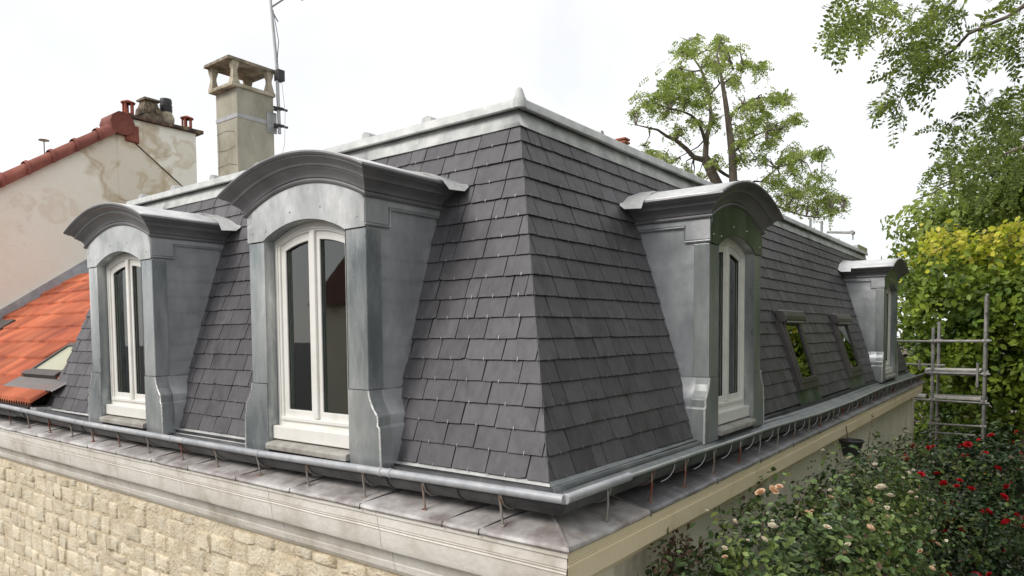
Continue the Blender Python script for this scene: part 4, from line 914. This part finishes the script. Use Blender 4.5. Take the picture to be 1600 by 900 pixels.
for _ in range(170):
    a = rng.uniform(0, 2*math.pi); q = math.sqrt(rng.uniform(0, 1)); x, y = (1110+105*q*math.cos(a), 155+88*q*math.sin(a)) if rng.uniform() < .7 else (1235+75*q*math.cos(a), 285+50*q*math.sin(a))
    C.append(depth(x, y, D0+rng.uniform(-2, 2))); dd_ = rng.normal(size=3); dd_[2] = dd_[2]*.4-.15; Dn.append(dd_)
c_, n_, a_, s_ = sprays(np.array(C), np.array(Dn), .26, .082, 5, rng)
leaves('crown', c_, n_, s_*1.1, M['robinia'], 'l4', rb, a_)
place(tw.build('twigs', M['bark'], fix=False), rb)['kind'] = 'stuff'

# overhanging robinia branches, near, from a tree that stands right of the frame
ov = thing('overhanging_robinia', 'near robinia with pinnate leaves hanging into the upper right sky', 'tree', (6.3, 4.2, -3.3))
g = MB()
g.tube([(6.3, 4.2, -3.3), (6.35, 4.1, 0), (6.2, 4.2, 3.5), (6.4, 4.4, 6.5)], [.26, .22, .17, .09], 10)
def nb(l, D, r, a=None):
    pts = [tuple(depth(x, y, D+.12*i)) for i, (x, y) in enumerate(l)]
    if a is not None: pts = [a]+pts
    k = len(pts); g.tube(pts, [r*(1-.8*i/(k-1)) for i in range(k)], 6)
nb([(1720, -45), (1640, -10), (1600, 9), (1575, 26), (1545, 38), (1513, 53), (1490, 78), (1473, 89), (1458, 110), (1442, 120), (1424, 132), (1411, 150), (1402, 165), (1398, 190)], 4.3, .017, (6.25, 4.2, 4.2))
nb([(1640, -60), (1560, -35), (1500, -12), (1450, -4), (1400, -2), (1350, 8), (1310, 20)], 4.4, .011, (6.25, 4.2, 4.4))
nb([(1510, -15), (1470, 20), (1445, 45), (1425, 62)], 4.9, .010)
nb([(1760, 180), (1660, 205), (1600, 228), (1560, 245), (1525, 262), (1495, 280), (1460, 300), (1430, 312)], 6.3, .02, (6.3, 4.3, 2.6))
nb([(1700, 90), (1600, 150), (1560, 160), (1530, 175), (1490, 190), (1465, 205)], 5.2, .009, (6.25, 4.2, 3.4))
place(g.build('trunk', M['bark'], smooth=60), ov)
C, Dn = [], []
def near_cluster(x0, y0, x1, y1, n, D, sx, dens=1):
    n = int(n*.68)
    for _ in range(n):
        t = rng.uniform(); x = x0+(x1-x0)*t+rng.normal()*sx; y = y0+(y1-y0)*t+rng.normal()*sx*.75; C.append(depth(x, y, D+rng.normal()*.35))
        dd_ = rng.normal(size=3)*.55; dd_ += -RGT*.15; dd_[2] -= .5; Dn.append(dd_)
near_cluster(1310, 5, 1400, 8, 60, 4.7, 16); near_cluster(1292, 35, 1345, 40, 34, 4.8, 9); near_cluster(1360, 35, 1385, 38, 10, 4.8, 7)
near_cluster(1425, 20, 1490, 12, 56, 4.9, 18); near_cluster(1400, 60, 1480, 70, 70, 4.9, 17); near_cluster(1420, 85, 1460, 95, 34, 4.9, 12)
near_cluster(1410, 125, 1385, 170, 44, 4.9, 10); near_cluster(1475, 85, 1505, 95, 16, 4.8, 9)
near_cluster(1530, 45, 1600, 55, 44, 4.6, 15); near_cluster(1540, 75, 1565, 75, 12, 4.6, 8); near_cluster(1580, 10, 1640, 10, 24, 4.5, 14)
near_cluster(1535, 160, 1600, 145, 60, 5.2, 14); near_cluster(1470, 200, 1510, 195, 24, 5.2, 8); near_cluster(1540, 190, 1620, 180, 40, 5.2, 15)
near_cluster(1440, 268, 1500, 262, 26, 6.4, 9); near_cluster(1480, 240, 1600, 220, 90, 6.4, 14); near_cluster(1480, 295, 1600, 265, 80, 6.6, 18)
stk = MB(); c_, n_, a_, s_ = sprays(np.array(C), np.array(Dn), .17, .042, 8, rng, .35, stk)
place(stk.build('leaf_stalks', M['rose_leaf_young'], fix=False), ov)['kind'] = 'stuff'
leaves('crown', c_, n_, s_, M['robinia_near'], 'l4', ov, a_)

# ---- trees of the garden
def leafy(name, label, blobs, n, size, m, cat='tree', trunk=None, bump=.25, shell=(.6, 1.08), up=.5, freq=1.3, split=None, tmpl='leaf', clf=0):
    loc = trunk[0] if trunk else blobs[0][0]; t = thing(name, label, cat, (loc[0], loc[1], -3.3))
    if trunk:
        g = MB(); g.tube([(trunk[0][0], trunk[0][1], -3.3)]+list(trunk[1:-1]), trunk[-1], 9)
        tp = trunk[-2]
        for b in blobs: branch(g, tp, (b[0][0], b[0][1], b[0][2]), trunk[-1][-1], .02)
        place(g.build('trunk', M['bark'], smooth=60), t)
    P, N = blob_points(blobs, n, shell, rng, bump, freq)
    if clf: P, N = clump(P, N, clf, -.12)
    n = len(P); N = N/np.linalg.norm(N, axis=1, keepdims=True)+rng.normal(size=N.shape)*.75; N[:, 2] += up
    s = size*rng.uniform(.65, 1.25, n); mi = None
    if split is not None: mi = split(P)
    leaves('crown', P, N, s, m, tmpl, t, midx=mi); return t, P
# vine-covered lime: a clipped leafy wall with yellow new growth on top
vb = [((1.2, 16.2, 1.4), (2.0, 1.3, 1.6)), ((3.4, 15.6, 1.4), (2.2, 1.3, 1.75)), ((.2, 16.3, .4), (1.1, 1.0, 1.7)), ((2.3, 16.3, -.4), (2.2, 1.2, 1.7)), ((4.6, 15.5, 0), (1.8, 1.3, 2.2)), ((.8, 16.6, -1.2), (1.2, .9, 1.5)), ((1.6, 15.4, 1.2), (.7, .5, .7)), ((.8, 15.3, .5), (.5, .45, .6)), ((2.4, 15.0, 1.0), (.6, .5, .9))]
def vsplit(P):
    h = P[:, 2]-2.0+rng.normal(size=len(P))*.25-.12*np.abs(P[:, 0]-2); return ((h > .25)*1).astype(int)
leafy('clipped_lime', 'dense clipped lime with yellow new leaves on top behind the scaffold', vb, 40000, .16, [M['vine'], M['vine_young']], 'tree',
      trunk=[(1.95, 16.2), (1.9, 16.2, -1.8), (2.1, 16.2, -.6), (2.45, 16.3, .6), [.27, .24, .2, .12]], bump=.34, up=.15, split=vsplit, shell=(.66, 1.08), freq=1.3, clf=2.2)
# young shoots over the top
P = np.stack([rng.uniform(-.2, 5.2, 700), rng.normal(15.6, .5, 700), np.zeros(700)], 1); P[:, 2] = 2.72+.42*np.array([noise.noise(Vector((p[0]*1.6, p[1]*1.6, 5))) for p in P])+rng.uniform(-.25, .3, 700)+.06*P[:, 0]
N = rng.normal(size=(700, 3)); N[:, 2] += .6
sh = leaves('new_shoots', P, N, .15*rng.uniform(.6, 1.2, 700), M['vine_young'], 'leaf', None); sh['kind'] = 'stuff'
for o in COL.objects:
    if o.name == 'clipped_lime': place(sh, o)
leafy('bushy_tree', 'loose light green tree rising left of the yellow topped lime', [((-.8, 24, 4.2), (1.1, 1, 1.1)), ((.5, 24, 4.0), (1.6, 1.2, 1.5)), ((-.2, 24, 2.6), (1.8, 1.2, 1.6)), ((1.4, 24, 3.0), (1.5, 1.2, 1.8)), ((-1.4, 24, 2.6), (.9, .8, .8))], 8000, .22, M['robinia'], trunk=[(.3, 24), (.3, 24, 1.0), [.2, .12]], bump=.45, shell=(.45, 1.1))
leafy('dense_tree', 'dense mid green tree filling the right edge above the lime', [((3.6, 20, 6.6), (2.0, 1.8, 2.0)), ((2.2, 20, 5.2), (1.7, 1.5, 1.7)), ((5.3, 20, 5.8), (2.4, 2, 2.8)), ((3.6, 20, 4.0), (2.4, 1.6, 1.8)), ((1.2, 20, 4.4), (1.1, 1, 1.3)), ((.4, 20, 3.2), (.9, .8, .9))], 22000, .16, M['dense'], trunk=[(4.4, 20), (4.4, 20, 1), (4.2, 20, 3.5), [.35, .3, .16]], bump=.4, shell=(.45, 1.1), freq=.9)
# garden boundary planting, one mass that fills under the trees
P, N = blob_points([((x, 27+2*math.sin(x), -1.6), (3.2, 1.4, 2.7+.7*math.sin(x*1.3))) for x in np.arange(-3, 34, 3.0)], 15000, (.7, 1.05)); N += rng.normal(size=N.shape)*.4; N[:, 2] += .3
o = leaves('boundary_thicket', P, N, .30*rng.uniform(.6, 1.3, len(P)), M['dark_leaf'], 'leaf'); tag(o, 'dark thicket of shrubs closing the far end of the garden', 'thicket', kind='stuff')
for i, (x, y, r, lab) in enumerate(((7.6, 9.0, 3.2, 'tall leafy garden tree beyond the right edge, nearest the house'), (11.5, 16, 3.2, 'broad leafy garden tree beyond the right edge, behind the lime'), (8.0, 1.2, 3.0, 'leafy garden tree to the right of the near robinia'), (5.6, 14.5, 2.3, 'leafy garden tree just right of the clipped lime'), (9.5, 23, 4.0, 'tallest garden tree, at the back beyond the right edge'), (13.5, 8, 3.6, 'leafy garden tree farthest to the right'))):
    leafy('garden_tree', lab, [((x, y, 2.6), (r, r, r*1.1)), ((x+.8, y+1, 5.4), (r*.9, r*.9, r*.9)), ((x-.8, y-.8, .2), (r*.8, r*.8, r*.9))], 9000, .32, M['dense'], trunk=[(x, y), (x, y, 0), (x, y, 1.5), [.3, .25, .16]], bump=.3, shell=(.6, 1.05), tmpl='l4')  # unseen trees beyond the frame, number and bulk set to shade the garden slope
leafy('shade_shrub', 'dark shrub under the lime beside the thick trunk', [((3.1, 17.5, -2.4), (1.1, .9, 1.2)), ((.9, 15.3, -2.3), (.9, .6, .9))], 2600, .14, M['dark_leaf'], 'shrub')

# ---- roses
def inview(p):
    d_ = p-EYE; z_ = d_@FWD; return -60 < 800+FPX*(d_@RGT)/z_ < 1660 and CY-FPX*(d_@UPV)/z_ < 960
def rose_bloom(kind):
    g = MB(); rd = random.Random(3 if kind else 2); R0 = .030
    for ring, (n, tilt, r) in enumerate(((7, .55, 1.0), (6, .95, .85), (5, 1.3, .7))):
        for k in range(n):
            a = 2*math.pi*k/n+ring*.4+rd.uniform(-.15, .15); ca, sa = math.cos(a), math.sin(a); ct, st = math.cos(tilt), math.sin(tilt)
            pts = []
            for (u, v) in ((.1, -.1), (.6, -.5), (1.0, -.35), (1.08, 0), (1.0, .35), (.6, .5), (.1, .1)):
                rr_ = u*r*R0*1.3; w_ = v*r*R0*1.35; x = rr_*ct; z_ = rr_*st+.18*R0*ring
                pts.append((x*ca-w_*sa, x*sa+w_*ca, z_+rd.uniform(-.003, .003)))
            g.add(pts, [tuple(range(len(pts)))])
    return g
def rose_bush(name, label, blobs, n, size, nb_, meshes, stems, surf, lm='rose_leaf'):
    t = thing(name, label, 'rose bush', (blobs[0][0][0], blobs[0][0][1], -3.3))
    g = MB()
    for b in stems:
        q = (b[0][0]+random.uniform(-.3, .3)*b[1][0], b[0][1]+random.uniform(-.5, .5)*b[1][1], b[0][2]+b[1][2]*random.uniform(.6, 1.0))
        branch(g, (b[0][0]*.6+.2, b[0][1], -3.3), q, .02, .005, .06, 7)
    for _ in range(60):
        P, N = blob_points(blobs, 1, (.8, .95)); p = P[0]; e = p+np.array((rng.normal()*.15, rng.normal()*.15, rng.uniform(.05, .3))); branch(g, p, e, .004, .0018, .08, 4)
    place(g.build('stems', M['twig'], fix=False), t)['kind'] = 'stuff'
    P, N = blob_points(blobs, n, (.60, 1.05), rng, .38, 1.7); P, N = clump(P, N, 4.2, -.02); N = N/np.linalg.norm(N, axis=1, keepdims=True)+rng.normal(size=N.shape)*.6; N[:, 2] += .35
    keep = P[:, 0] > .17; P, N = P[keep], N[keep]
    mi = np.array([1 if noise.noise(Vector(p*2.1+np.array((3, 3, 3)))) > .30 and rng.uniform() < .6 else (2 if rng.uniform() < .025 else 0) for p in P])
    leaves('foliage', P, N, size*rng.uniform(.6, 1.25, len(P)), [M[lm], M['rose_leaf_young'], M['dead']], 'leaf', t, midx=mi)
    bm_ = [rose_bloom(i % 2).build('bloom', mm, None, fix=False) for i, mm in enumerate(meshes)]
    for i in range(nb_):
        P, N = blob_points(blobs, 40, (.97, 1.03), rng, .38, 1.7); to = EYE-P; ok = [(j, (N[j]/np.linalg.norm(N[j]))@(to[j]/np.linalg.norm(to[j]))) for j in range(40) if P[j, 0] > .42 and P[j, 2] > surf]
        ok = [j for j, c in ok if c > .15 and inview(P[j])]
        if not ok: continue
        p = P[ok[0]]; src = bm_[random.randrange(len(bm_))]
        o = bpy.data.objects.new('bloom', src.data); COL.objects.link(o); o.parent = t
        o.location = Vector(p)+Vector(N[ok[0]]).normalized()*.055-Vector(t.location); s = random.choice([.3, .4, .5, .6, .7, .85, .95])*(1.8 if len(meshes) == 1 else 1); o.scale = (s, s, s*random.uniform(.7, 1.1))
        o.rotation_euler = (random.uniform(-.6, .6), random.uniform(-.3, .9), random.uniform(0, 6))
    for b in bm_: bpy.data.objects.remove(b)
    return t
WB = [((.72, 1.25, -1.12), (.62, .85, .82)), ((.80, 2.3, -1.17), (.66, 1.1, .90)), ((.80, 3.6, -1.20), (.62, 1.2, .84)), ((.65, 5.0, -1.40), (.55, 1.2, .85)), ((.55, 6.6, -1.55), (.5, 1.2, .9)), ((.85, 2.6, -2.0), (.6, 1.8, 1.0)), ((.5, .72, -.98), (.34, .42, .47))]
rose_bush('white_rose_bush', 'big rambling rose bush with cream white blooms against the garden wall', WB, 74000, .054, 170, [M['petal_white'], M['petal_white'], M['petal_pink']], WB, -2.0)
RB = [((1.0, 9.0, -1.75), (.9, 1.1, 1.05)), ((1.55, 9.6, -1.7), (.7, 1.0, .95)), ((1.55, 8.2, -2.4), (.75, 1.0, 1.0)), ((1.2, 7.4, -2.2), (.8, 1.0, 1.0)), ((1.6, 6.6, -2.7), (.6, .9, .7))]
rose_bush('red_rose_bush', 'tall dark rose bush with crimson blooms in front of the scaffold', RB, 40000, .068, 110, [M['petal_red']], RB, -2.6, 'rose_leaf_dark')
# a dry hanging sprig by the corner and long arching shoots
dr = thing('dead_creeper', 'dry brown creeper hanging on the wall under the cream cornice', 'creeper', (.3, 1.0, -.7))
g = MB()
for i in range(14):
    y = .78+random.uniform(-.12, .12); x = .32+random.uniform(-.04, .06); g.tube([(x, y, -.52+random.uniform(-.04, .06)), (x+random.uniform(-.03, .03), y+random.uniform(-.04, .04), -.66), (x+random.uniform(-.03, .03), y+random.uniform(-.05, .05), -.82-random.uniform(0, .12))], [.006, .004, .002], 4, caps=False)
place(g.build('dry_stems', M['dead'], fix=False), dr)
P = np.stack([rng.normal(.36, .05, 160), rng.normal(.85, .13, 160), rng.normal(-.50, .05, 160)], 1); leaves('dry_leaves', P, rng.normal(size=(160, 3)), .035*rng.uniform(.6, 1.3, 160), M['dead'], 'leaf', dr)
for lab, pts in (('thin bare rose shoot arching against the garden wall', [(.30, 1.9, -.62), (.33, 2.05, -.50), (.35, 2.25, -.50), (.38, 2.4, -.60), (.42, 2.45, -.75)]),
                 ('tall green rose shoot standing beside the black pot', [(.45, 5.9, -.85), (.46, 6.0, -.5), (.47, 6.15, -.2)])):
    t = thing('rose_shoot', lab, 'rose shoot', pts[0]); place(MB().tube(pts, [.006]*(len(pts)-1)+[.002], 5).build('stem', M['twig']), t)
    P = np.array([np.array(pts[i])*(1-q)+np.array(pts[i+1])*q for i in range(len(pts)-1) for q in (.3, .6, .9)])+rng.normal(size=((len(pts)-1)*3, 3))*.02; leaves('leaf_spray', P, rng.normal(size=P.shape), .05*np.ones(len(P)), M['rose_leaf_young'], 'leaf', t)['kind'] = 'stuff'

# house across the street, seen only mirrored in the panes
oh = thing('opposite_house', 'plain rendered house with brown tiled roof across the street behind the camera', 'house', (-4, -15, -3.3))
place(MB().box((-20, -21, -3.3), (3, -14, 2.0)).build('wall', M['wall_r']), oh)
place(MB().add([(-20.4, -13.6, 1.9), (3.4, -13.6, 1.9), (3.4, -17.5, 6.2), (-20.4, -17.5, 6.2), (3.4, -21.4, 1.9), (-20.4, -21.4, 1.9)], [(0, 1, 2, 3), (3, 2, 4, 5)]).build('roof', M['brown_tile']), oh)
for x in (-12, -9, -6, -3, 0):
    place(MB().box((x, -14.02, -.9), (x+1, -13.96, .8)).build('window', M['seal']), oh)

leafy('reflection_tree', 'small leafy tree added across the street for pane reflections', [((-7.5, -10.5, 1.0), (2.4, 1.6, 2.2)), ((-9.5, -10.8, .2), (1.6, 1.4, 1.5))], 6500, .22, M['dense'], trunk=[(-7.5, -10.5), (-7.5, -10.5, -1.5), (-7.5, -10.5, -.4), [.12, .10, .07]], bump=.3, tmpl='l4')  # unseen trees added to break up the reflections in the street-side panes
leafy('reflection_tree', 'second leafy tree added opposite for pane reflections, nearer the corner', [((-1.8, -11, .6), (1.8, 1.5, 1.8)), ((-3.2, -10.8, -.4), (1.2, 1.2, 1.2))], 5500, .22, M['dense'], trunk=[(-1.5, -11), (-1.5, -11, -1.5), (-1.5, -11, -.6), [.12, .10, .07]], bump=.3, tmpl='l4')

for o in COL.objects:
    if o.name.startswith('garden_tree'): o['group'] = 'leafy trees of the garden beyond the right edge'
    if o.name.startswith('reflection_tree'): o['group'] = 'small trees added opposite the house for pane reflections'
